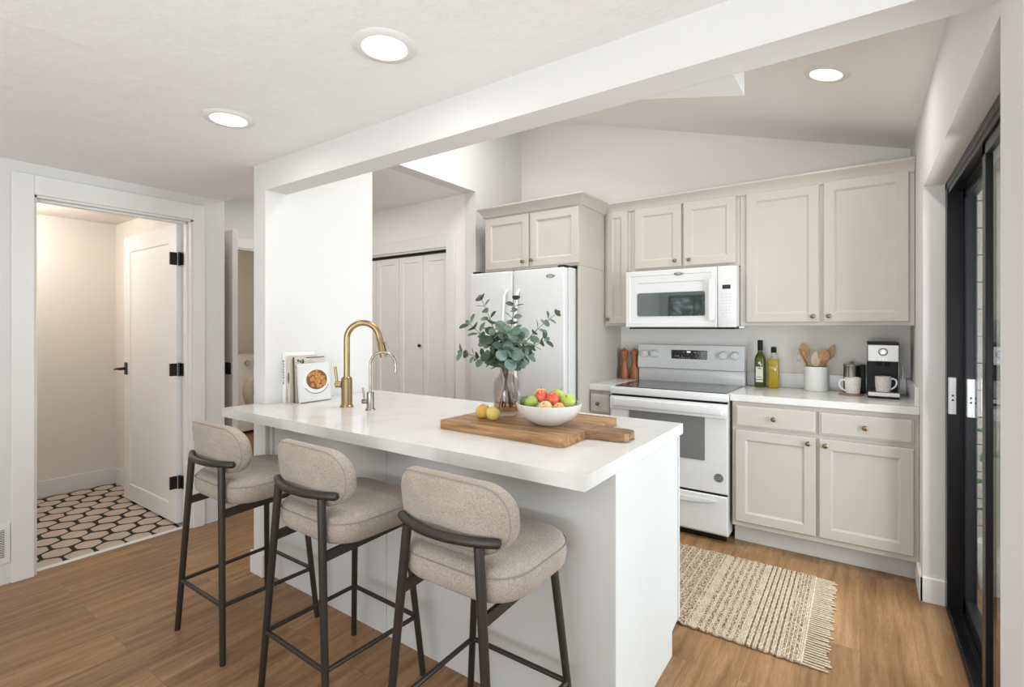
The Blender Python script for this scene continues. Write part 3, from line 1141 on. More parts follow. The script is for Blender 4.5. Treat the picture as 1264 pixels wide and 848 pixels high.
# ================================================================== RANGE
RX0, RX1, RY = -1.430, -0.662, 3.25
rg = thing('range', (-1.046, 3.55, 0), 'white electric range with black ceramic cooktop', 'range')
m = MB()
m.box(RX0 + 0.004, RX1 - 0.004, RY + 0.03, BW - 0.01, 0.04, 0.885)
m.box(RX0 + 0.03, RX1 - 0.03, RY + 0.07, BW - 0.05, 0.0, 0.045)
m.build('body', appl, rg)
m = MB()
m.box(RX0 + 0.006, RX1 - 0.006, RY + 0.016, RY + 0.034, 0.288, 0.308)  # black strip painting the shade in the gap above the drawer
m.build('gap_shade', blackm, rg)
m = MB()
m.box(RX0 + 0.006, RX1 - 0.006, RY + 0.016, RY + 0.034, 0.855, 0.874)  # black strip painting the shade in the gap under the cooktop
m.build('gap_shade', blackm, rg)
m = MB()
m.box(RX0 + 0.02, RX1 - 0.02, RY + 0.05, RY + 0.075, 0.001, 0.052)  # black strip across the bottom of the range front
m.build('base_strip', blackm, rg)
m = MB()
m.box(RX0, RX1, RY - 0.004, BW - 0.01, 0.872, 0.918, 0.006)
m.build('cooktop_frame', appl, rg, 40)
m = MB()
m.prism(rrect(RX0 + 0.018, RX1 - 0.012, RY + 0.035, 3.78, 0.01), 'Z', 0.916, 0.924)
ck = m.build('cooktop_glass', cookgl, rg)
m = MB()
for (x, y, r_) in ((-1.24, 3.40, 0.10), (-0.85, 3.40, 0.08), (-1.24, 3.64, 0.075), (-0.85, 3.64, 0.10), (-1.045, 3.62, 0.05)):
    m.tube(arc((x, y, 0.9241), r_, 0, 2 * PI, 36, (1, 0, 0), (0, 1, 0)), 0.0009, 4, cap=False)
m.build('burner_ring', MAT('burner_line_grey', (0.3, 0.3, 0.3), 0.5), ck)
m = MB()
m.rings((RX0 + 0.002, RY + 0.03, 0.305), (1, 0, 0), (0, 0, 1), (0, -1, 0), RX1 - RX0 - 0.004, 0.552,
        [(0, 0), (0, 0.026), (0.004, 0.03)])
od = m.build('oven_door', appl, rg)
m = MB()
m.prism(rrect(-1.292, -0.797, 0.498, 0.772, 0.006), 'Y', RY - 0.004, RY + 0.002)
m.build('oven_window', ovengl, od)
m = MB()
m.box(-1.40, -0.692, RY - 0.026, RY - 0.004, 0.79, 0.845, 0.007, seg=3)
m.box(-1.428, -0.664, RY - 0.016, RY + 0.004, 0.77, 0.85, 0.006)
m.build('handle', appl, od, 40)
m = MB()
m.lathe([(0, 0.002), (0.026, 0.002), (0.027, 0)], (-0.715, RY, 0.402), 32, M=Matrix.Rotation(PI / 2, 4, 'X'))
st = m.build('sticker', MAT('dark_round_sticker', (0.06, 0.06, 0.06), 0.5, vary=(200, 0.8)), od)
m = MB()
m.tube(arc((-0.715, RY - 0.0022, 0.402), 0.021, 0, 2 * PI, 32, (1, 0, 0), (0, 0, 1)), 0.0012, 5, cap=False)
for k in range(3):
    m.box(-0.729, -0.701, RY - 0.0032, RY - 0.0015, 0.394 + k * 0.008, 0.396 + k * 0.008)
m.build('sticker_print', MAT('sticker_silver', (0.5, 0.5, 0.5), 0.4), st)
m = MB()
m.rings((RX0 + 0.002, RY + 0.03, 0.055), (1, 0, 0), (0, 0, 1), (0, -1, 0), RX1 - RX0 - 0.004, 0.235,
        [(0, 0), (0, 0.026), (0.004, 0.03)])
dr = m.build('storage_drawer', appl, rg)
m = MB()
cres = [(-1.36 + 0.63 * k / 16, 0.262 - 0.004 * math.sin(PI * k / 16)) for k in range(17)]
cres += [(-0.73 - 0.63 * k / 16, 0.256 - 0.030 * math.sin(PI * k / 16) ** 0.7) for k in range(17)]
m.prism(cres, 'Y', RY - 0.013, RY + 0.001, 0.004)
m.build('handle', appl, dr, 50)
# backguard
m = MB()
m.box(RX0, RX1, 3.80, BW - 0.006, 0.918, 1.018, 0.004)
m.prism([(3.775, 1.022), (3.795, 1.195), (BW - 0.006, 1.20), (BW - 0.006, 1.022)], 'X', RX0, RX1, 0.004)
bgd = m.build('backguard', appl, rg, 30)


def on_guard(z):
    return 3.775 + (z - 1.022) * 0.02 / 0.173


m = MB()
yy = on_guard(1.126)
m.box(-1.17, -0.913, yy - 0.004, yy + 0.02, 1.093, 1.160, 0.002)
dp = m.build('display', blackgl, bgd)
rk = random.Random(9)
btn = MAT('button_print', (0.5, 0.5, 0.48), 0.5)
for k in range(26):
    xx = -1.155 + rk.random() * 0.225
    zz = 1.10 + rk.randrange(4) * 0.014
    MB().box(xx, xx + 0.006, yy - 0.0048, yy - 0.0035, zz, zz + 0.004).build('touch_symbol', btn, dp)
MB().box(-1.055, -1.03, yy - 0.0048, yy - 0.0035, 1.143, 1.152).build('clock_digits', EMIT('clock_blue', (0.45, 0.65, 1.0), 1.5), dp)
for x in (-1.372, -1.297, -0.80, -0.722):
    m = MB()
    m.lathe([(0, 0.034), (0.022, 0.034), (0.025, 0.03), (0.027, 0.008), (0.031, 0.004), (0.031, 0)], (x, on_guard(1.128), 1.128), 28,
            M=Matrix.Rotation(PI / 2, 4, 'X'))
    m.box(x - 0.004, x + 0.004, on_guard(1.128) - 0.038, on_guard(1.128) - 0.03, 1.11, 1.146, 0.001)
    m.build('knob', appl, bgd, 40)

# ================================================================== ISLAND
isl = thing('kitchen_island', (-1.6, 1.78, 0), 'pale grey kitchen island base behind the three stools', 'island')
IX0, IX1, IY0, IY1 = -2.594, -0.625, 1.462, 2.12
m = MB()
m.box(IX0, IX1 - 0.02, IY0 + 0.02, IY1 - 0.02, 0.10, 0.874)
m.box(IX0, IX1 - 0.03, IY0 + 0.02, IY1 - 0.10, 0.0, 0.10)
m.build('carcass', islm, isl)
m = MB()
m.box(IX0 + 0.002, IX1 - 0.0005, IY0, IY0 + 0.02, 0, 0.874)
fp = m.build('front_panel', islm, isl)
for x in (-1.687,):
    MB().box(x - 0.008, x + 0.008, IY0 - 0.006, IY0, 0.0, 0.874, 0.002).build('seam_batten', islm, fp)
MB().box(IX0 + 0.002, IX0 + 0.03, IY0 - 0.012, IY0, 0.0, 0.874, 0.002).build('corner_strip', islm, fp)
m = MB()
m.prism([(IY0 - 0.0005, 0), (IY1 - 0.09, 0), (IY1 - 0.09, 0.098), (IY1, 0.118), (IY1, 0.874), (IY0 - 0.0005, 0.874)], 'X', IX1 - 0.02, IX1)
m.build('end_panel', islm, isl)
MB().box(IX1, IX1 + 0.004, IY1 - 0.016, IY1 + 0.001, 0.118, 0.874, 0.001).build('edge_strip', islm, isl)
for k in range(3):
    xa = IX0 + 0.03 + k * 0.64
    m = MB()
    m.rings((xa + 0.62, IY1 - 0.02, 0.13), (-1, 0, 0), (0, 0, 1), (0, 1, 0), 0.62, 0.72,
            [(0, 0), (0, 0.016), (0.004, 0.02), (0.055, 0.02), (0.06, 0.012)])
    m.build('door', islm, isl)
m = MB()
m.prism([(-2.665, 1.243), (-0.622, 1.243), (-0.622, 2.17), (-2.592, 2.17), (-2.592, 1.426), (-2.665, 1.426)], 'Z', 0.876, 0.92, 0.004)
tag(m.build('island_countertop', quartz, smooth=30), 'white quartz island countertop holding the faucets and cutting board', 'countertop')
# baseboard block at pillar foot
struct(MB().box(-2.725, -2.60, 1.416, 1.43, 0, 0.12, 0.003).build('baseboard_pillar', trimm), 'white baseboard at the foot of the pillar', 'baseboard')


# ================================================================== STOOLS
def make_stool():
    o = thing('bar_stool', (0, 0, 0), '', 'stool', 'upholstered bar stools')
    # seat cushion
    m = MB()
    zs = [(0.622, -0.03), (0.618, -0.012), (0.630, 0.0), (0.655, 0.006), (0.672, 0.004), (0.688, -0.004), (0.697, -0.018), (0.700, -0.06)]
    zs = [(-0.035, 0.602), (-0.012, 0.605), (0.0, 0.617), (0.006, 0.645), (0.003, 0.674), (-0.004, 0.688), (-0.018, 0.698), (-0.06, 0.703), (-0.12, 0.705)]
    ringsv = []
    for (g, z) in zs:
        pts = rrect(-0.207 - g, 0.215 + g, -0.168 - g, 0.218 + g, max(0.02, 0.115 + g), 8)
        # front corners squarer
        ringsv.append([m.bm.verts.new((x, y, z)) for x, y in pts])
    for i in range(len(ringsv) - 1):
        n = len(ringsv[i])
        for k in range(n):
            m._f([ringsv[i][k], ringsv[i][(k + 1) % n], ringsv[i + 1][(k + 1) % n], ringsv[i + 1][k]])
    m._f(ringsv[0][::-1])
    m._f(ringsv[-1])
    se = m.build('seat', fabric, o, 50)
    m = MB()
    pts = rrect(-0.211, 0.219, -0.172, 0.222, 0.118, 8)
    m.tube([Vector((x, y, 0.676)) for x, y in pts + [pts[0]]], 0.0018, 6, cap=False)
    m.build('piping', pipem, se)

    # backrest : rounded stadium curved around the rail
    def backpt(s, zz, off):
        # s lateral coordinate -> curved in plan
        yb = -0.158 + 1.15 * s * s
        return Vector((s, yb + off, zz))
    m = MB()
    Wb, Hb, Rb = 0.207, 0.098, 0.086
    out = rrect(-Wb, Wb, -Hb, Hb, Rb, 8)
    th = 0.030
    layers = [(0.055, -th), (0.022, -th + 0.001), (0.008, -th + 0.006), (0.001, -th + 0.016), (0.0, 0), (0.001, th - 0.016), (0.008, th - 0.006), (0.022, th - 0.001), (0.055, th)]
    Rg = []
    for (ins, off) in layers:
        ring = []
        for (x, z) in out:
            fx = (Wb - ins) / Wb
            fz = (Hb - ins) / Hb
            ring.append(m.bm.verts.new(backpt(x * fx, 0.824 + z * fz, off - (z * fz) * 0.12)))
        Rg.append(ring)
    for i in range(len(Rg) - 1):
        n = len(Rg[i])
        for k in range(n):
            m._f([Rg[i][k], Rg[i][(k + 1) % n], Rg[i + 1][(k + 1) % n], Rg[i + 1][k]])
    for (ring, sgn) in ((Rg[0], -1), (Rg[-1], 1)):
        # fill with a grid-like fan that follows the curve
        off = -th if sgn < 0 else th
        inner = []
        for (x, z) in out:
            xx, zz = x * (Wb - 0.055) / Wb, z * (Hb - 0.055) / Hb
            inner.append((xx, zz))
        prev = ring
        for sc in (0.66, 0.33):
            cur = [m.bm.verts.new(backpt(x * (0.4 + 0.6 * sc) if False else x * sc, 0.824 + z * sc, off - z * sc * 0.12 + sgn * 0.003)) for x, z in inner]
            n = len(cur)
            for k in range(n):
                m._f([prev[k], prev[(k + 1) % n], cur[(k + 1) % n], cur[k]])
            prev = cur
        ctr = m.bm.verts.new(backpt(0, 0.824, off + sgn * 0.003))
        n = len(prev)
        for k in range(n):
            m._f([prev[k], prev[(k + 1) % n], ctr])
    bk = m.build('backrest', fabric, o, 60)
    m = MB()
    m.tube([backpt(x * 0.97, 0.824 + z * 0.97, -th + 0.008 - z * 0.12) for x, z in out + [out[0]]], 0.0016, 6, cap=False)
    m.build('piping', pipem, bk)
    # back rail
    m = MB()
    pth = []
    for k in range(17):
        s = -0.178 + 0.356 * k / 16
        pth.append(Vector((s, -0.203 + 1.5 * s * s, 0.772)))
    m.tube([pth[0] + (pth[0] - pth[1]) * 0.3] + pth + [pth[-1] + (pth[-1] - pth[-2]) * 0.3], [0.009] + [0.0135] * 17 + [0.009], 12)
    m.build('back_rail', bronze, o, 50)
    RT = [Vector((s * 0.132, -0.177, 0.762)) for s in (-1, 1)]
    RF = [Vector((s * 0.203, -0.205, 0.0)) for s in (-1, 1)]
    FT = [Vector((s * 0.152, 0.168, 0.606)) for s in (-1, 1)]
    FF = [Vector((s * 0.213, 0.205, 0.0)) for s in (-1, 1)]
    for a, b_ in zip(RT, RF):
        MB().tube([b_, b_ + Vector((0, 0, 0.002)), a], [0.011, 0.0115, 0.014], 14).build('leg', bronze, o, 50)
    for a, b_ in zip(FT, FF):
        MB().tube([b_, b_ + Vector((0, 0, 0.002)), a], [0.011, 0.0115, 0.0135], 14).build('leg', bronze, o, 50)
    hz = 0.222

    def at(T, Fq):
        q = hz / T.z
        return Fq + (T - Fq) * q
    P4 = [at(RT[0], RF[0]), at(RT[1], RF[1]), at(FT[1], FF[1]), at(FT[0], FF[0])]
    for k in range(4):
        MB().tube([P4[k], P4[(k + 1) % 4]], 0.0085, 10).build('footrest_bar', bronze, o, 50)
    # side bars under the seat
    for s in (0, 1):
        A = RF[s] + (RT[s] - RF[s]) * (0.574 / 0.762)
        B = FF[s] + (FT[s] - FF[s]) * (0.59 / 0.606)
        dvec = (B - A)
        m = MB()
        sd_ = Vector((-dvec.y, dvec.x, 0)).normalized() * 0.006
        up_ = Vector((0, 0, 0.016))
        vs = []
        for P_ in (A, B):
            vs.append([m.bm.verts.new(P_ + sd_ * i + up_ * j) for i, j in ((-1, -1), (1, -1), (1, 1), (-1, 1))])
        for k in range(4):
            m._f([vs[0][k], vs[0][(k + 1) % 4], vs[1][(k + 1) % 4], vs[1][k]])
        m._f(vs[0][::-1])
        m._f(vs[1])
        m.build('seat_rail', bronze, o)
    return o


st0 = make_stool()
for i, (x, y, rz, lb) in enumerate((
        (-2.262, 1.168, 0.0, 'oatmeal fabric bar stool nearest the bathroom doorway, farthest from the range'),
        (-1.592, 1.176, -0.02, 'oatmeal fabric bar stool in the middle of the row of three'),
        (-0.943, 1.19, 0.0, 'oatmeal fabric bar stool closest to the island end panel and rug'))):
    s = st0 if i == 0 else copy_tree(st0)
    s.location = (x, y, 0)
    s.rotation_euler = (0, 0, rz)
    s['label'] = lb

# ================================================================== ON THE ISLAND
# main faucet
FX, FY = -2.176, 1.63
U = Vector((0.80, 0.60, 0))
fa = thing('kitchen_faucet', (FX, FY, 0.92), 'tall champagne brass gooseneck faucet with side lever', 'faucet')
m = MB()
m.lathe([(0, 0), (0.034, 0), (0.034, 0.006), (0.029, 0.011), (0.0275, 0.013), (0.0275, 0.142), (0.024, 0.150), (0.0175, 0.156), (0.0, 0.156)], (FX, FY, 0.92), 32)
m.build('body', brass, fa, 40)
r_ = 0.083
c0 = Vector((FX, FY, 1.270)) + U * r_
pth = [Vector((FX, FY, 1.07)), Vector((FX, FY, 1.18))] + arc(c0, r_, PI, 0.16, 22, U, (0, 0, 1))
m = MB()
m.tube(pth, 0.0155, 16)
m.build('spout', brass, fa, 50)
e = pth[-1]
dn = (pth[-1] - pth[-2]).normalized()
m = MB()
m.tube([e - dn * 0.002, e + dn * 0.03, e + dn * 0.032, e + dn * 0.11], [0.0165, 0.0165, 0.0178, 0.0185], 18)
m.build('spray_head', brass, fa, 40)
m = MB()
sv = U * 0.022
m.tube([e + dn * 0.03 + sv, e + dn * 0.055 + sv * 1.1, e + dn * 0.075 + sv * 1.15], [0.004, 0.006, 0.005], 8)
m.build('spray_button', nickel, fa, 50)
m = MB()
lz = 1.035
b0 = Vector((FX, FY, lz)) - U * 0.026
m.tube([b0, b0 - U * 0.03, b0 - U * 0.034], [0.017, 0.017, 0.012], 18)
m.tube([b0 - U * 0.022, b0 - U * 0.026 + Vector((0, 0, 0.03)), b0 - U * 0.034 + Vector((0, 0, 0.092))], [0.006, 0.0065, 0.0075], 12)
m.build('lever', brass, fa, 50)
# small filter tap
TX, TY = -1.995, 1.633
ft = thing('filter_tap', (TX, TY, 0.92), 'small brushed nickel gooseneck filter tap beside the brass faucet', 'faucet')
m = MB()
m.lathe([(0, 0), (0.024, 0), (0.024, 0.004), (0.0185, 0.009), (0.0175, 0.011), (0.0175, 0.088), (0.0, 0.088)], (TX, TY, 0.92), 28)
m.build('body', nickel, ft, 40)
r_ = 0.062
c0 = Vector((TX, TY, 1.145)) + U * r_
pth = [Vector((TX, TY, 1.005)), Vector((TX, TY, 1.08))] + arc(c0, r_, PI, -0.05, 22, U, (0, 0, 1))
pth.append(pth[-1] + Vector((0, 0, -0.035)))
m = MB()
m.tube(pth, 0.0068, 12)
m.build('spout', nickel, ft, 50)
m = MB()
b0 = Vector((TX, TY, 0.962)) - U * 0.016
m.tube([b0, b0 - U * 0.024, b0 - U * 0.027], [0.0115, 0.0115, 0.008], 14)
m.tube([b0 - U * 0.014, b0 - U * 0.016 + Vector((0, 0, 0.03)), b0 - U * 0.020 + Vector((0, 0, 0.068))], [0.004, 0.0045, 0.005], 10)
m.build('lever', nickel, ft, 50)


# cookbooks
def book(x, y0, y1, z0, h, th, lean, label, covm, spm, deco=None, tilt=0.0):
    """book standing on its tail, cover facing +X, spine towards -Y; leaning back towards -X"""
    o = thing('cookbook', (0, 0, 0), label, 'book', 'cookbooks by the stub wall')
    w = y1 - y0
    c = MB()
    c.box(0, 0.003, 0, w, 0, h, 0.001)
    c.box(th - 0.003, th, 0, w, 0, h, 0.001)
    c.mi = 1
    c.box(0, th, -0.003, 0.0005, 0, h, 0.001)
    c.build('cover', [covm, spm], o)
    MB().box(0.003, th - 0.003, 0.0005, w - 0.004, 0.003, h - 0.003).build('pages', MAT('page_paper', (0.85, 0.83, 0.78), 0.8), o)
    if deco:
        deco(o, w, h, th)
    o.location = (x, y0, z0)
    o.rotation_euler = (0, -lean, tilt)
    return o


whitec = MAT('white_book_cloth', (0.84, 0.835, 0.825), 0.5)
beigec = MAT('beige_book_cover', (0.62, 0.55, 0.45), 0.55)
silverc = MAT('silver_grey_book_cover', (0.72, 0.72, 0.71), 0.4)
inkm = MAT('dark_ink', (0.04, 0.04, 0.04), 0.6)
redink = MAT('red_ink', (0.4, 0.08, 0.05), 0.6)


def glyphs(o, th, za, zb, wch, mat, step=0.013, x0=None):
    m = MB()
    z = za
    rgl = random.Random(int(za * 1000))
    xc = th / 2 if x0 is None else x0
    while z < zb:
        m.box(xc - wch / 2, xc + wch / 2, -0.0042, -0.003, z, z + 0.004)
        if rgl.random() < 0.6:
            m.box(xc - wch / 2, xc - wch / 2 + 0.0035, -0.0042, -0.003, z, z + step * 0.62)
        if rgl.random() < 0.6:
            m.box(xc - wch / 2, xc + wch / 2, -0.0042, -0.003, z + step * 0.45, z + step * 0.62)
        z += step
    m.build('spine_lettering', mat, o)


def deco1(o, w, h, th):
    glyphs(o, th, 0.10, 0.225, 0.012, inkm, 0.015)


def deco2(o, w, h, th):
    glyphs(o, th, 0.01, 0.07, 0.006, redink, 0.011, x0=0.006)
    m = MB()
    m.lathe([(0, 0.0016), (0.009, 0.0016), (0.010, 0)], (th * 0.62, -0.0025, 0.135), 24,
            M=Matrix.Rotation(PI / 2, 4, 'X') @ Matrix.Diagonal((0.9, 3.2, 1, 1)))
    m.build('spine_picture', MAT('wooden_bowl_print', (0.16, 0.10, 0.04), 0.6), o)


def deco3(o, w, h, th):
    m = MB()
    m.box(th, th + 0.0012, 0.004, w - 0.004, h * 0.45, h - 0.004)
    m.build('cover_picture', WOOD('linen_photo_print', (0.46, 0.40, 0.33), (0.72, 0.70, 0.66), 'Y', 14, 6), o)
    m = MB()
    for k in range(16):
        a = 0.008 + 0.05 * random.random()
        z = h - 0.012 - 0.055 * random.random()
        m.box(th + 0.0012, th + 0.002, a, a + 0.011, z - 0.012, z)
    m.build('herb_print', MAT('herb_green_print', (0.12, 0.17, 0.04), 0.6), o)
    m = MB()
    m.prism([(0.07, h * 0.72), (0.13, h * 0.55), (0.05, h * 0.5), (0.045, h * 0.7)], 'X', th + 0.0012, th + 0.0022)
    m.build('bread_print', MAT('bread_tan_print', (0.55, 0.37, 0.18), 0.6), o)
    m = MB()
    yv = 0.07
    while yv < w - 0.008:
        m.box(th + 0.0005, th + 0.002, yv, yv + 0.007, h - 0.008, h - 0.0025)
        yv += 0.0095
    m.build('cover_lettering', inkm, o)


def deco4(o, w, h, th):
    cy, cz, R = w * 0.53, h * 0.53, 0.066
    Rx = Matrix.Rotation(PI / 2, 4, 'Y')
    m = MB()
    m.lathe([(0, 0.0012), (R, 0.0012), (R, 0.0)], (th, cy, cz), 40, M=Rx @ Matrix.Diagonal((1, 1.25, 1, 1)))
    m.build('bowl_print', MAT('bowl_white_print', (0.80, 0.79, 0.76), 0.5), o)
    m = MB()
    m.lathe([(0, 0.0018), (R * 0.82, 0.0018), (R * 0.82, 0.001)], (th, cy + 0.004, cz + 0.007), 40, M=Rx @ Matrix.Diagonal((1, 1.2, 1, 1)))
    m.build('sauce_print', MAT('brown_sauce_print', (0.20, 0.07, 0.018), 0.5), o)
    m = MB()
    rn = random.Random(4)
    for k in range(46):
        a = rn.random() * 6.28
        rr_ = R * 0.74 * math.sqrt(rn.random())
        m.lathe([(0, 0.0030), (0.006, 0.0028), (0.0085, 0.0016)], (th, cy + 0.004 + rr_ * math.cos(a) * 1.2, cz + 0.007 + rr_ * math.sin(a)), 10,
                M=Rx @ Matrix.Diagonal((rn.uniform(0.8, 1.3), rn.uniform(0.8, 1.3), 1, 1)))
    m.build('chickpea_print', MAT('orange_food_print', (0.50, 0.22, 0.06), 0.5, vary=(60, 0.3)), o)
    m = MB()
    m.tube([Vector((th + 0.001, cy + 1.17 * R * math.cos(a), cz - 0.004 + R * 0.98 * math.sin(a))) for a in [PI * 1.15 + 0.75 * PI * k / 16 for k in range(17)]], 0.0016, 5)
    m.box(th, th + 0.001, 0.0, w, 0.0, 0.0025)
    m.build('shadow_line_print', MAT('dark_line_print', (0.08, 0.07, 0.06), 0.6), o)


book(-2.592, 1.527, 1.705, 0.9205, 0.272, 0.024, 0.0, 'tall white cookbook with dark spine lettering against the stub wall', whitec, whitec, deco1)
book(-2.564, 1.535, 1.70, 0.9205, 0.252, 0.030, 0.0, 'beige spined cookbook beside the tall white cookbook', beigec, beigec, deco2)
book(-2.519, 1.548, 1.735, 0.9205, 0.246, 0.013, 0.04, 'cookbook with herbs and linen cover picture behind the front cookbook', beigec, MAT('dark_green_spine', (0.06, 0.07, 0.05), 0.5), deco3)
book(-2.478, 1.552, 1.742, 0.9205, 0.212, 0.016, 0.10, 'front silver white cookbook showing a bowl of orange chickpeas', silverc, silverc, deco4, 0.02)

# cutting board
cb = thing('cutting_board', (-1.10, 1.73, 0.921), 'large acacia wood cutting board with handle on the island', 'cutting board')
m = MB()
m.prism([(-1.413, 1.515), (-1.395, 1.495), (-0.838, 1.484), (-0.825, 1.497), (-0.832, 1.955), (-0.845, 1.972), (-1.385, 1.968), (-1.402, 1.95)], 'Z', 0.921, 0.951, 0.005)
m.build('plank', boardm, cb, 40)
m = MB()
m.prism([(-0.834, 1.655), (-0.79, 1.672), (-0.72, 1.672), (-0.686, 1.682), (-0.676, 1.70), (-0.684, 1.720), (-0.684, 1.732), (-0.676, 1.752), (-0.688, 1.772), (-0.72, 1.782), (-0.79, 1.780), (-0.834, 1.80)], 'Z', 0.922, 0.950, 0.007)
m.build('handle', boardh, cb, 40)

# vase with eucalyptus
VX, VY, VZ = -1.262, 1.765, 0.952
va = thing('glass_vase', (VX, VY, VZ), 'smoky glass bottle vase on the cutting board', 'vase')
m = MB()
m.lathe([(0, 0.004), (0.046, 0.0), (0.053, 0.006), (0.055, 0.015), (0.055, 0.135), (0.052, 0.150), (0.043, 0.163), (0.031, 0.171), (0.027, 0.178), (0.0265, 0.198), (0.0295, 0.203),
         (0.0265, 0.203), (0.0235, 0.197), (0.0240, 0.178), (0.028, 0.172), (0.041, 0.160), (0.050, 0.148), (0.052, 0.133), (0.052, 0.018), (0.0, 0.016)], (VX, VY, VZ), 40)
m.build('glass_body', vaseg, va, 60)
m = MB()
m.lathe([(0, 0.0165), (0.0515, 0.0185), (0.0515, 0.062), (0, 0.062)], (VX, VY, VZ), 36)
m.build('water', water, va, 60)
CR = Vector((0.8203, 0.5719, 0))
CF = Vector((-0.5719, 0.8203, 0))
mouth = Vector((VX, VY, VZ + 0.2))


def sprig(dr_, dz, df, n, r0, r1, mats, seed, label, curl=0.25):
    rs = random.Random(seed)
    tip = mouth + CR * dr_ + CF * df + Vector((0, 0, dz))
    foot = Vector((VX, VY, VZ + 0.03)) - CR * max(-0.03, min(0.03, dr_ * 0.35)) - CF * (df * 0.15)
    o = thing('eucalyptus_sprig', tuple(foot), label, 'plant', 'eucalyptus sprigs in the vase')
    pm = mouth + CR * max(-0.016, min(0.016, dr_ * 0.12)) + CF * max(-0.014, min(0.014, df * 0.12))
    ctrl = pm + Vector((0, 0, max(0.04, dz * 0.55))) + (CR * dr_ + CF * df) * curl
    pts = [foot, foot.lerp(pm, 0.5)]
    for k in range(13):
        q = k / 12
        pts.append(pm * (1 - q) ** 2 + ctrl * 2 * q * (1 - q) + tip * q * q)
    m = MB()
    m.tube(pts, [0.0022] * 4 + [0.0019] * (len(pts) - 8) + [0.0012] * 4, 6)
    m.build('stem', stemm, o, 60)
    m = MB()

    def leaf(p, d, up, r, mi):
        m.mi = mi
        s = d.cross(up).normalized()
        nrm = s.cross(d).normalized()
        pet = p + d * r * 0.35
        c = pet + d * r
        N_ = 12
        el = rs.uniform(0.78, 0.95)
        rim = [m.bm.verts.new(c + d * r * math.cos(2 * PI * k / N_) + s * r * el * math.sin(2 * PI * k / N_)
                              + nrm * r * 0.16 * (math.sin(2 * PI * k / N_) ** 2)) for k in range(N_)]
        mid = [m.bm.verts.new(c + d * r * 0.5 * math.cos(2 * PI * k / N_) + s * r * 0.5 * el * math.sin(2 * PI * k / N_)
                              + nrm * r * 0.05 * (math.sin(2 * PI * k / N_) ** 2)) for k in range(N_)]
        for k in range(N_):
            m._f([rim[k], rim[(k + 1) % N_], mid[(k + 1) % N_], mid[k]])
        m._f(mid)
        m.tube([p, c - d * r * 0.9], 0.0009, 4)
    path = pts[2:]
    n = n + 3
    for i in range(n):
        q = 0.14 + 0.86 * i / max(1, n - 1)
        fi = q * (len(path) - 1)
        k = min(int(fi), len(path) - 2)
        p = path[k].lerp(path[k + 1], fi - k)
        tg = (path[k + 1] - path[k]).normalized()
        r = (r0 + (r1 * 1.28 - r0) * q) * rs.uniform(0.9, 1.25)
        a0 = (PI / 2 if i % 2 else 0) + rs.uniform(-0.5, 0.5)
        ref = tg.cross(CF).normalized()
        ref2 = tg.cross(ref)
        for sgn in (0, PI):
            a = a0 + sgn
            side = ref * math.cos(a) + ref2 * math.sin(a)
            d = (side + tg * rs.uniform(0.25, 0.7)).normalized()
            up = (tg + Vector((rs.uniform(-.5, .5), rs.uniform(-.5, .5), rs.uniform(-.3, .3))) - CF * 0.35).normalized()
            if abs(up.dot(d)) > 0.95:
                up = Vector((0, 0, 1))
            leaf(p, d, up, r, rs.choice(mats))
    leaf(path[-1], (path[-1] - path[-2]).normalized(), (-CF + Vector((0, 0, 0.3))).normalized(), r1 * 0.8, rs.choice(mats))
    m.build('leaves', [leaf1, leaf2, leaf3], o)
    return o


k_ = 0.00352
SP = [(-30, 84, 0.02, 7, .021, .0145, (0, 0, 2), 'eucalyptus sprig rising to the upper left'),
      (12, 84, 0.03, 7, .022, .013, (0, 0, 1, 2), 'tallest central eucalyptus sprig in front of the fridge door gap'),
      (60, 66, -0.02, 7, .021, .0145, (0, 0, 1), 'eucalyptus sprig reaching farthest right towards the fridge logo'),
      (48, 34, 0.03, 6, .019, .014, (0, 2), 'eucalyptus sprig drooping right at mid height'),
      (-44, 54, 0.0, 6, .02, .014, (0, 0, 2), 'eucalyptus sprig leaning left below the upper left sprig'),
      (-53, 19, -0.01, 6, .018, .0125, (0, 2), 'eucalyptus sprig reaching farthest left and low'),
      (2, 44, -0.07, 6, .023, .021, (1, 1, 0), 'blue green eucalyptus sprig at the front centre of the bunch'),
      (16, 36, -0.06, 5, .023, .022, (1, 1, 0), 'pale eucalyptus sprig front right of the bunch centre'),
      (-14, 40, -0.05, 5, .022, .021, (1, 0, 2), 'eucalyptus sprig front left of the bunch centre'),
      (-18, 18, -0.05, 4, .019, .017, (2, 0, 2), 'dark short eucalyptus sprig low on the left'),
      (24, 18, -0.04, 4, .02, .018, (0, 1, 2), 'short eucalyptus sprig low on the right'),
      (4, 16, -0.07, 4, .023, .022, (1, 1), 'lowest blue eucalyptus sprig over the vase mouth')]
for i, (a, b_, df, n, r0, r1, mats, lb) in enumerate(SP):
    sprig(a * k_, b_ * k_, df, n, r0, r1, mats, 20 + i, lb)

# fruit bowl
BX, BY, BZ = -1.003, 1.692, 0.952
bo = MB()
bo.lathe([(0, 0.004), (0.050, 0.0), (0.056, 0.002), (0.059, 0.006), (0.085, 0.017), (0.108, 0.036), (0.123, 0.060), (0.129, 0.081), (0.1275, 0.083), (0.125, 0.081),
          (0.118, 0.061), (0.103, 0.040), (0.08, 0.023), (0.05, 0.014), (0, 0.012)], (BX, BY, BZ), 56)
tag(bo.build('fruit_bowl', bowlm, smooth=50), 'wide pale stoneware bowl of fruit on the cutting board', 'bowl')


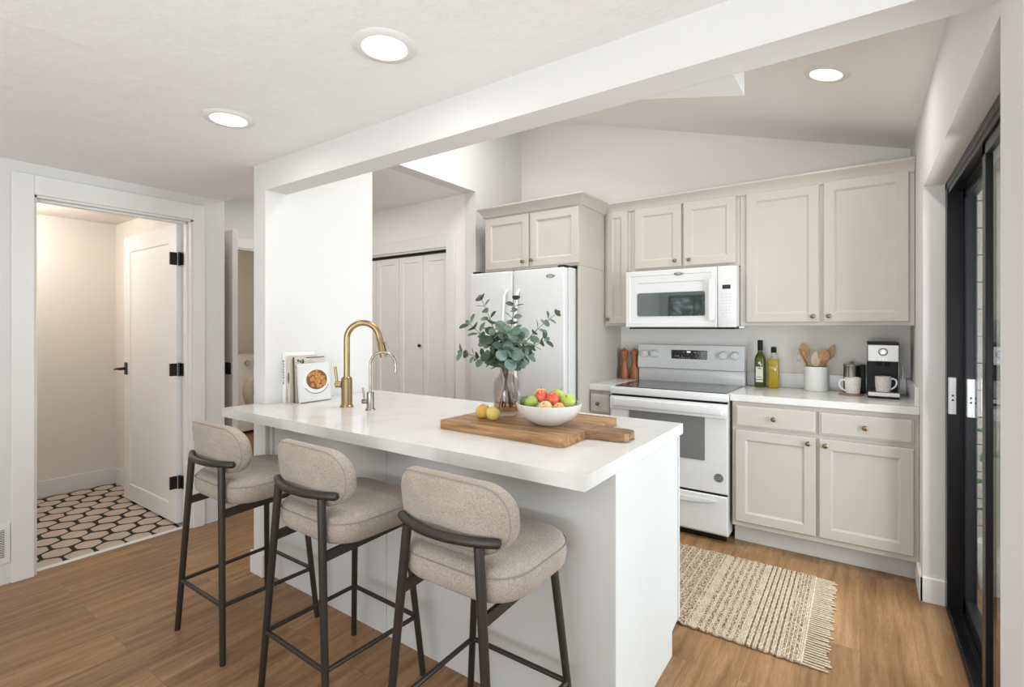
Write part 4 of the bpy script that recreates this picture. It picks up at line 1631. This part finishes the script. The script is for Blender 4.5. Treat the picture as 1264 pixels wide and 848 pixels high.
def fruitmat(name, c0, c1, sc=9):
    m = MAT(name, c0, 0.38, spec=0.4)
    N, L = nt(m)
    b = N['Principled BSDF']
    tc = N.new('ShaderNodeTexCoord')
    n = N.new('ShaderNodeTexNoise')
    n.inputs['Scale'].default_value = sc * 3
    n.inputs['Detail'].default_value = 3
    r = N.new('ShaderNodeValToRGB')
    r.color_ramp.elements[0].position = 0.4
    r.color_ramp.elements[1].position = 0.62
    r.color_ramp.elements[0].color = (*c0, 1)
    r.color_ramp.elements[1].color = (*c1, 1)
    L.new(tc.outputs['Object'], n.inputs['Vector'])
    L.new(n.outputs['Fac'], r.inputs['Fac'])
    L.new(r.outputs['Color'], b.inputs['Base Color'])
    return m


FM = dict(green=fruitmat('green_apple_skin', (0.22, 0.33, 0.05), (0.34, 0.43, 0.09)),
          dark=fruitmat('lime_skin', (0.055, 0.11, 0.03), (0.12, 0.19, 0.05)),
          bright=fruitmat('bright_green_apple_skin', (0.38, 0.50, 0.07), (0.50, 0.58, 0.14)),
          red=fruitmat('red_apple_skin', (0.60, 0.055, 0.035), (0.70, 0.17, 0.08)),
          peach=fruitmat('peach_skin', (0.78, 0.55, 0.30), (0.75, 0.32, 0.16)),
          orange=fruitmat('apricot_orange_skin', (0.72, 0.34, 0.10), (0.76, 0.46, 0.15)),
          yellow=fruitmat('yellow_apple_skin', (0.66, 0.55, 0.16), (0.64, 0.46, 0.14)),
          gold=fruitmat('golden_apricot_skin', (0.68, 0.50, 0.14), (0.62, 0.34, 0.07)))


def fruit(name, p, r, key, label, group, cat='fruit', stem=True, tilt=(0, 0), sc=(1, 1, 0.94)):
    o = thing(name, (0, 0, 0), label, cat, group)
    m = MB()
    prof = []
    for k in range(15):
        a = PI * k / 14
        rr_ = math.sin(a) * (1 + 0.04 * math.cos(a))
        z = -math.cos(a)
        if k > 11:
            z -= 0.17 * ((k - 11) / 3) ** 1.5
        prof.append((max(0.0, rr_ * r) if 0 < k < 14 else 0.0, z * r))
    m.lathe(prof, (0, 0, 0), 24, M=Matrix.Diagonal((*sc, 1)))
    m.build('flesh', FM[key], o, 60)
    if stem:
        m = MB()
        m.tube([(0, 0, r * 0.72), (r * 0.05, 0, r * 0.95), (r * 0.14, 0, r * 1.12)], r * 0.05, 6)
        m.build('stalk', stemm, o)
    o.location = p
    o.rotation_euler = (tilt[0], tilt[1], 0)
    return o


BC = Vector((BX, BY, 0))
for (nm, a, b_, z, r, key, lb, tl) in (
        ('red_apple', -0.030, -0.004, 1.070, 0.030, 'red', 'red apple on top of the fruit bowl, left of the other red one', (0.5, 0.3)),
        ('red_apple', 0.014, -0.024, 1.063, 0.031, 'red', 'red apple on top of the fruit bowl, right of the other red one', (0.4, 0.5)),
        ('green_apple', -0.074, -0.022, 1.049, 0.032, 'green', 'green apple at the left of the fruit bowl beside the red apples', (0.3, -0.6)),
        ('lime', -0.098, 0.022, 1.045, 0.026, 'dark', 'dark green lime at the far left rim of the fruit bowl', (0.3, -0.8)),
        ('green_apple', 0.076, -0.014, 1.052, 0.036, 'bright', 'bright green apple at the right of the fruit bowl', (0.7, 0.1)),
        ('green_apple', 0.042, 0.052, 1.064, 0.035, 'bright', 'yellow green apple at the back of the bowl behind the red apples', (-0.3, 0.3)),
        ('yellow_apple', -0.030, 0.056, 1.068, 0.032, 'yellow', 'yellow apple at the back of the bowl behind the left red apple', (-0.3, -0.2)),
        ('peach', -0.020, -0.080, 1.038, 0.030, 'peach', 'pale peach at the front rim of the fruit bowl below the red apples', (0.8, 0.0)),
        ('apricot', 0.034, -0.078, 1.034, 0.026, 'orange', 'orange apricot at the front rim beside the pale peach', (0.8, 0.2)),
        ('lime', 0.102, 0.026, 1.046, 0.020, 'dark', 'small dark lime at the right rim of the fruit bowl', (0.3, 0.8)),
        ('green_apple', 0.0, 0.0, 1.0, 0.033, 'green', 'green apple buried under the red apples in the bowl', (0.2, 0.1))):
    p = BC + CR * (a * 0.95) + CF * (b_ * 0.95)
    fruit(nm, (p.x, p.y, z - 0.010), r * 0.87, key, lb, 'fruit in the bowl', tilt=tl)
fruit('apricot', (-1.293, 1.642, 0.951 + 0.0295), 0.031, 'gold', 'golden apricot on the cutting board, left of its pair by the vase', 'apricots on the board', stem=False, tilt=(0.3, -0.4))
fruit('apricot', (-1.228, 1.628, 0.951 + 0.0285), 0.030, 'yellow', 'yellow apricot on the cutting board, between the other apricot and the bowl', 'apricots on the board', stem=False, tilt=(-0.3, 0.4))

# ================================================================== ON THE BACK COUNTER
CT = 0.9205


def mill(x, y, lb):
    o = thing('pepper_mill', (x, y, CT), lb, 'mill', 'wooden mills')
    m = MB()
    m.lathe([(0, 0), (0.034, 0), (0.035, 0.006), (0.034, 0.03), (0.0325, 0.036), (0.034, 0.042), (0.033, 0.07), (0.026, 0.105), (0.0225, 0.125), (0.0225, 0.140), (0.027, 0.162), (0.028, 0.168), (0, 0.168)], (x, y, CT), 28)
    m.build('body', millm, o, 45)
    m = MB()
    m.lathe([(0, 0.1685), (0.026, 0.1685), (0.024, 0.176), (0.027, 0.184), (0.0325, 0.196), (0.0335, 0.21), (0.029, 0.226), (0.018, 0.235), (0, 0.237)], (x, y, CT), 28)
    m.build('head', millm, o, 45)
    m = MB()
    m.lathe([(0, 0.236), (0.006, 0.236), (0.008, 0.242), (0.005, 0.248), (0, 0.249)], (x, y, CT), 14)
    m.build('finial', brassk, o, 45)


mill(-1.552, 3.80, 'turned wooden pepper mill beside the fridge panel')
mill(-1.472, 3.812, 'turned wooden pepper mill nearest the range backguard')

o = thing('oil_bottle', (-0.566, 3.80, CT), 'dark green olive oil bottle with white label beside the range', 'bottle')
og = MAT('dark_green_oil_glass', (0.075, 0.085, 0.012), 0.08, spec=0.6)
m = MB()
m.lathe([(0, 0), (0.031, 0), (0.034, 0.004), (0.034, 0.185), (0.031, 0.205), (0.020, 0.228), (0.0145, 0.240), (0.0135, 0.285), (0, 0.285)], (-0.566, 3.80, CT), 28, sq=3.2)
m.build('glass', og, o, 45)
m = MB()
m.lathe([(0.0155, 0.25), (0.0165, 0.252), (0.0165, 0.318), (0.015, 0.321), (0, 0.321)], (-0.566, 3.80, CT), 24)
m.build('cap', blackm, o, 45)
m = MB()
m.box(-0.588, -0.544, 3.7645, 3.7655, CT + 0.055, CT + 0.14)
lab = m.build('label', MAT('cream_label', (0.80, 0.77, 0.68), 0.6), o)
m = MB()
m.box(-0.576, -0.556, 3.764, 3.7648, CT + 0.125, CT + 0.131)
m.box(-0.582, -0.55, 3.764, 3.7648, CT + 0.068, CT + 0.0715)
m.build('label_print', inkm, lab)
MB().box(-0.588, -0.544, 3.7645, 3.7655, CT + 0.036, CT + 0.05).build('lower_label', bpy.data.materials['cream_label'], o)
m = MB()
m.ball((-0.566, 3.765, CT + 0.166), 0.008, 12, (1, 0.12, 1))
m.build('seal', bpy.data.materials['cream_label'], o)

o = thing('oil_bottle', (-0.483, 3.80, CT), 'clear bottle of golden oil with black cap beside the green bottle', 'bottle')
gl = MAT('golden_oil', (0.42, 0.32, 0.015), 0.08, spec=0.6)
cg = MAT('clear_neck_glass', (0.62, 0.6, 0.52), 0.08, spec=0.6)
m = MB()
m.lathe([(0, 0), (0.031, 0), (0.034, 0.004), (0.034, 0.186), (0.031, 0.194), (0.0, 0.194)], (-0.483, 3.80, CT), 28, sq=5)
m.build('oil_body', gl, o, 45)
m = MB()
m.lathe([(0.031, 0.1945), (0.022, 0.204), (0.0145, 0.212), (0.0135, 0.24), (0, 0.24)], (-0.483, 3.80, CT), 24)
m.build('neck', cg, o, 45)
m = MB()
m.lathe([(0.0155, 0.237), (0.0165, 0.239), (0.0165, 0.276), (0, 0.278)], (-0.483, 3.80, CT), 24)
m.build('cap', blackm, o, 45)

# utensil crock
KX, KY = -0.235, 3.775
m = MB()
m.lathe([(0, 0), (0.062, 0), (0.067, 0.006), (0.068, 0.138), (0.0705, 0.144), (0.0705, 0.154), (0.067, 0.157), (0.062, 0.154), (0.061, 0.012), (0, 0.01)], (KX, KY, CT), 44)
tag(m.build('utensil_crock', ceram, smooth=45), 'white ceramic crock holding wooden spoons on the back counter', 'crock')


def spoon(name, ang, fwd, L, head, hw, mat, lb, bx=0.0, spin=0.0, thin=False):
    o = thing(name, (0, 0, 0), lb, 'utensil', 'wooden utensils in the crock')
    m = MB()
    m.tube([(0, 0, 0), (0, 0, L - head * 0.9)], [0.0055, 0.0065], 10)
    m.build('handle', mat, o, 45)
    m = MB()
    # bowl of the spoon: flattened ellipsoid hollowed on the front
    prof = []
    N1, N2 = 12, 20
    gr = []
    for i in range(N1 + 1):
        q = i / N1
        z = L - head + head * q
        wv = hw * (math.sin(PI * (0.06 + 0.94 * q) ** 0.85) ** 0.62 if q < 1 else 0.0)
        wv = max(wv, 0.004 if q < 0.9 else 0.002)
        ring = []
        for k in range(N2):
            a = 2 * PI * k / N2
            yv = math.sin(a) * (0.007 if not thin else 0.004)
            xv = math.cos(a) * wv
            if yv < 0 and not thin:
                yv += 0.008 * (1 - (xv / max(wv, 1e-4)) ** 2) * math.sin(PI * q)
            ring.append(m.bm.verts.new((xv, yv, z)))
        gr.append(ring)
    for i in range(N1):
        for k in range(N2):
            m._f([gr[i][k], gr[i][(k + 1) % N2], gr[i + 1][(k + 1) % N2], gr[i + 1][k]])
    m._f(gr[0][::-1])
    m._f(gr[-1])
    m.build('spoon_head' if not thin else 'blade', mat, o, 60)
    o.location = (KX + bx * 0.4, KY, CT + 0.012)
    o.rotation_euler = (fwd, ang, spin)
    return o


spoon('wooden_spoon', -0.22, -0.05, 0.300, 0.09, 0.032, spoonm, 'large round wooden spoon at the left of the crock', -0.03)
spoon('wooden_spoon', 0.17, 0.08, 0.265, 0.075, 0.033, spoonm, 'shorter round wooden spoon facing front right in the crock', 0.02)
spoon('wooden_spoon', 0.36, -0.06, 0.305, 0.10, 0.022, spoonm, 'long narrow wooden spoon leaning farthest right in the crock', -0.02)
spoon('wooden_fork', -0.40, -0.02, 0.285, 0.07, 0.010, spoonm, 'thin wooden utensil leaning farthest left in the crock', 0.03, thin=True)
spoon('wooden_fork', -0.33, 0.07, 0.275, 0.06, 0.008, spoonm, 'thin wooden stick just inside the leftmost one in the crock', 0.03, thin=True)
spoon('wooden_spatula', 0.0, 0.04, 0.245, 0.10, 0.026, spoonp, 'pale wooden spatula upright in the middle of the crock', -0.005, thin=True)

# outlet
ol = thing('wall_outlet', (-0.337, BW, 1.07), 'white outlet plate on the back wall left of the crock spoons', 'outlet')
MB().box(-0.375, -0.299, BW - 0.006, BW, 1.072, 1.187, 0.002).build('plate', wallk, ol)
m = MB()
for z in (1.105, 1.153):
    m.prism(rrect(-0.354, -0.320, z - 0.015, z + 0.015, 0.008), 'Y', BW - 0.0075, BW - 0.005)
m.build('sockets', trimm, ol)
m = MB()
for z in (1.105, 1.153):
    for x in (-0.345, -0.331):
        m.box(x - 0.0012, x + 0.0012, BW - 0.0082, BW - 0.007, z - 0.003, z + 0.007)
m.build('slots', blackm, ol)


def mug(x, y, z, s, rz, mat, lb):
    o = thing('mug', (0, 0, 0), lb, 'mug', 'speckled mugs')
    m = MB()
    m.lathe([(0, 0), (0.032, 0), (0.037, 0.004), (0.041, 0.05), (0.042, 0.096), (0.040, 0.098), (0.0385, 0.096), (0.0375, 0.05), (0.034, 0.01), (0, 0.008)], (0, 0, 0), 36)
    m.build('cup', mat, o, 45)
    m = MB()
    m.tube([(0.039, 0, 0.078), (0.053, 0, 0.085), (0.068, 0, 0.076), (0.073, 0, 0.057), (0.066, 0, 0.036), (0.05, 0, 0.022), (0.037, 0, 0.016)], [0.006, 0.0055, 0.005, 0.005, 0.005, 0.0055, 0.006], 10)
    m.build('handle', ceram, o, 60)
    o.location = (x, y, z)
    o.scale = (s, s, s)
    o.rotation_euler = (0, 0, rz)


mug(-0.038, 3.665, CT + 0.008, 1.0, PI + 0.35, stonew, 'white speckled mug on the copper coaster with handle to the left')
mug(0.108, 3.60, CT + 0.036, 0.92, -0.3 + 0.6, stonew2, 'grey speckled mug on the coffee machine drip tray')
m = MB()
m.lathe([(0, 0), (0.060, 0), (0.064, 0.003), (0.062, 0.0075), (0, 0.006)], (-0.048, 3.665, CT), 36)
tag(m.build('coaster', MAT('copper_coaster', (0.48, 0.25, 0.16), 0.45, metal=0.3, vary=(40, 0.3)), smooth=45), 'round copper brown coaster under the white speckled mug', 'coaster')

# coffee machine
QX0, QX1, QY = 0.034, 0.180, 3.565
cm = thing('coffee_machine', (0.107, 3.70, CT), 'stainless and black coffee machine at the right end of the counter', 'coffee machine')
m = MB()
m.box(QX0, QX1, QY, 3.84, CT, CT + 0.012, 0.003)
m.box(QX0, QX1, QY + 0.12, 3.84, CT + 0.012, CT + 0.21, 0.004)
m.box(QX0 - 0.001, QX1 + 0.001, QY + 0.004, 3.84, CT + 0.31, CT + 0.324, 0.004)
m.build('housing', blackm, cm)
m = MB()
m.box(QX0 + 0.002, QX1 + 0.004, QY - 0.006, QY + 0.115, CT + 0.012, CT + 0.037, 0.003)
m.build('drip_tray', steel, cm)
m = MB()
m.box(QX0, QX1, QY, 3.838, CT + 0.212, CT + 0.309, 0.004)
hdm = m.build('brew_head', steel, cm)
m = MB()
m.tube(arc((0.107, QY - 0.001, CT + 0.268), 0.020, 0, 2 * PI, 28, (1, 0, 0), (0, 0, 1)), 0.003, 6, cap=False)
m.build('dial_ring', MAT('dark_dial', (0.1, 0.1, 0.1), 0.4), hdm)
m = MB()
m.lathe([(0, 0.006), (0.012, 0.006), (0.014, 0)], (0.107, QY, CT + 0.268), 20, M=Matrix.Rotation(PI / 2, 4, 'X'))
for kx in (-0.014, 0.0, 0.014):
    m.box(0.107 + kx - 0.005, 0.107 + kx + 0.005, QY - 0.002, QY, CT + 0.222, CT + 0.233, 0.001)
m.build('buttons', alum, hdm)
m = MB()
for kx in (-0.02, 0.02):
    m.cyl((0.107 + kx, QY + 0.05, CT + 0.212), (0.107 + kx, QY + 0.05, CT + 0.185), 0.012, 0.009, 16)
m.build('spout', blackm, cm, 40)
m = MB()
m.tube([(QX1 + 0.001, 3.63, CT + 0.20), (QX1 + 0.016, 3.625, CT + 0.19), (QX1 + 0.022, 3.62, CT + 0.155), (QX1 + 0.018, 3.62, CT + 0.12), (QX1 + 0.010, 3.62, CT + 0.11)], 0.0032, 8)
m.build('steam_wand', steel, cm, 60)
m = MB()
m.tube([(QX1 + 0.003, QY + 0.08, CT + 0.012), (QX1 + 0.003, QY + 0.08, CT + 0.31)], 0.004, 8)
m.build('side_post', steel, cm)

# french press behind the mug
fx, fy = -0.045, 3.775
fp_ = thing('coffee_press', (fx, fy, CT), 'steel and glass coffee press behind the white speckled mug', 'coffee press')
m = MB()
m.lathe([(0, 0), (0.040, 0), (0.042, 0.01), (0.042, 0.165), (0.039, 0.168), (0, 0.168)], (fx, fy, CT), 32)
m.build('beaker', steel, fp_, 45)
m = MB()
m.lathe([(0.046, 0.168), (0.047, 0.176), (0.02, 0.184), (0, 0.185)], (fx, fy, CT), 32)
m.lathe([(0, 0.186), (0.010, 0.186), (0.012, 0.194), (0, 0.199)], (fx, fy, CT), 16)
m.build('lid', steel, fp_, 45)
m = MB()
m.box(fx + 0.043, fx + 0.072, fy - 0.014, fy + 0.014, CT + 0.0, CT + 0.178, 0.006)
m.build('handle', blackm, fp_, 45)
m = MB()
for a in (2.6, 3.6, 4.4, 5.3):
    m.tube([(fx + 0.044 * math.cos(a), fy + 0.044 * math.sin(a), CT), (fx + 0.044 * math.cos(a), fy + 0.044 * math.sin(a), CT + 0.172)], 0.002, 6)
m.build('frame_wires', blackm, fp_)

# ================================================================== RUG
ru = thing('jute_rug', (-0.8, 2.67, 0), 'woven cream and brown jute runner rug with fringe on the floor', 'rug')


def RUGM():
    m = bpy.data.materials.new('braided_jute')
    m.use_nodes = True
    N, L = nt(m)
    b = N['Principled BSDF']
    tc = N.new('ShaderNodeTexCoord')
    mp = N.new('ShaderNodeMapping')
    mp.inputs['Scale'].default_value = (110, 105, 1)
    L.new(tc.outputs['Object'], mp.inputs['Vector'])
    n = N.new('ShaderNodeTexNoise')
    n.inputs['Scale'].default_value = 1.0
    n.inputs['Detail'].default_value = 2
    L.new(mp.outputs[0], n.inputs['Vector'])
    r = N.new('ShaderNodeValToRGB')
    r.color_ramp.elements[0].position = 0.42
    r.color_ramp.elements[0].color = (0.15, 0.09, 0.05, 1)
    r.color_ramp.elements[1].position = 0.54
    r.color_ramp.elements[1].color = (0.56, 0.455, 0.335, 1)
    L.new(n.outputs['Fac'], r.inputs['Fac'])
    L.new(r.outputs['Color'], b.inputs['Base Color'])
    b.inputs['Roughness'].default_value = 0.95
    b.inputs['Specular IOR Level'].default_value = 0.1
    return m


jute = RUGM()
cream = SPECKLE('cream_cotton_yarn', (0.58, 0.49, 0.375), (0.46, 0.37, 0.26), 90, 0.35, 0.6, 0.95)
darky = SPECKLE('dark_brown_yarn', (0.17, 0.11, 0.065), (0.36, 0.25, 0.16), 60, 0.3, 0.55, 0.95)
RY0, RY1 = 2.262, 3.09
RXE = -0.188
m = MB()
m.mi = 2
m.box(-1.55, RXE, RY0 + 0.003, RY1 - 0.003, 0.001, 0.006)
x = RXE - 0.004
k = 0
rj = random.Random(11)
while x > -1.55:
    dist = RXE - x
    wv = 0.0075
    rad = 0.0046
    if dist < 0.018:
        m.mi = 1
    elif dist < 0.085:
        m.mi = 0 if k % 2 else 1
    elif dist < 0.225:
        m.mi = 2 if k % 3 == 0 else 1
        rad = 0.0034 if k % 3 == 0 else 0.005
    elif dist < 0.42:
        m.mi = 0 if k % 4 in (0, 1) else 1
    elif dist < 0.44:
        m.mi = 1
    else:
        m.mi = 1 if k % 6 == 0 else 0
    zz = 0.0085
    pts = []
    n = 60
    ph = rj.random() * 6.28
    for i in range(n + 1):
        y = RY0 + (RY1 - RY0) * i / n
        pts.append(Vector((x + 0.0012 * math.sin(i * 1.9 + ph), y + (0.004 * math.sin(k) if i in (0, n) else 0), zz + 0.0016 * math.sin(i * 2.6 + k * PI))))
    m.tube(pts, rad, 6)
    x -= wv
    k += 1
m.build('weave', [jute, cream, darky], ru, 60)
m = MB()
for i in range(46):
    y = RY0 + 0.006 + (RY1 - RY0 - 0.012) * i / 45
    L_ = 0.085 + rj.uniform(-0.012, 0.012)
    dy = rj.uniform(-0.004, 0.004)
    m.tube([(RXE - 0.004, y, 0.007), (RXE + L_ * 0.35, y + dy * 0.3, 0.006), (RXE + L_, y + dy, 0.0045)], [0.0045, 0.004, 0.0045], 6)
m.build('fringe', cream, ru, 60)

# ================================================================== WASHER
wa = thing('washing_machine', (-6.55, 3.35, 0), 'front loading washing machine glimpsed in the laundry room', 'washing machine')
m = MB()
m.box(-6.95, -6.30, 3.10, 3.76, 0.03, 0.97, 0.01)
m.build('body', MAT('cream_appliance', (0.78, 0.73, 0.66), 0.35), wa)
Rx = Matrix.Rotation(PI / 2, 4, 'Y')
m = MB()
m.lathe([(0.15, 0.05), (0.17, 0.06), (0.24, 0.045), (0.26, 0.015), (0.26, 0.0)], (-6.30, 3.44, 0.52), 48, M=Rx)
m.build('door_ring', MAT('washer_door_ring', (0.62, 0.55, 0.46), 0.3), wa, 50)
m = MB()
m.lathe([(0, 0.075), (0.09, 0.07), (0.155, 0.045)], (-6.30, 3.44, 0.52), 48, M=Rx)
m.build('door_glass', blackgl, wa, 50)
m = MB()
m.lathe([(0, 0.03), (0.032, 0.03), (0.036, 0.0)], (-6.30, 3.24, 0.885), 28, M=Rx)
m.build('dial', steel, wa, 45)
m = MB()
m.box(-6.302, -6.296, 3.32, 3.70, 0.84, 0.93, 0.002)
m.build('control_strip', blackm, wa)
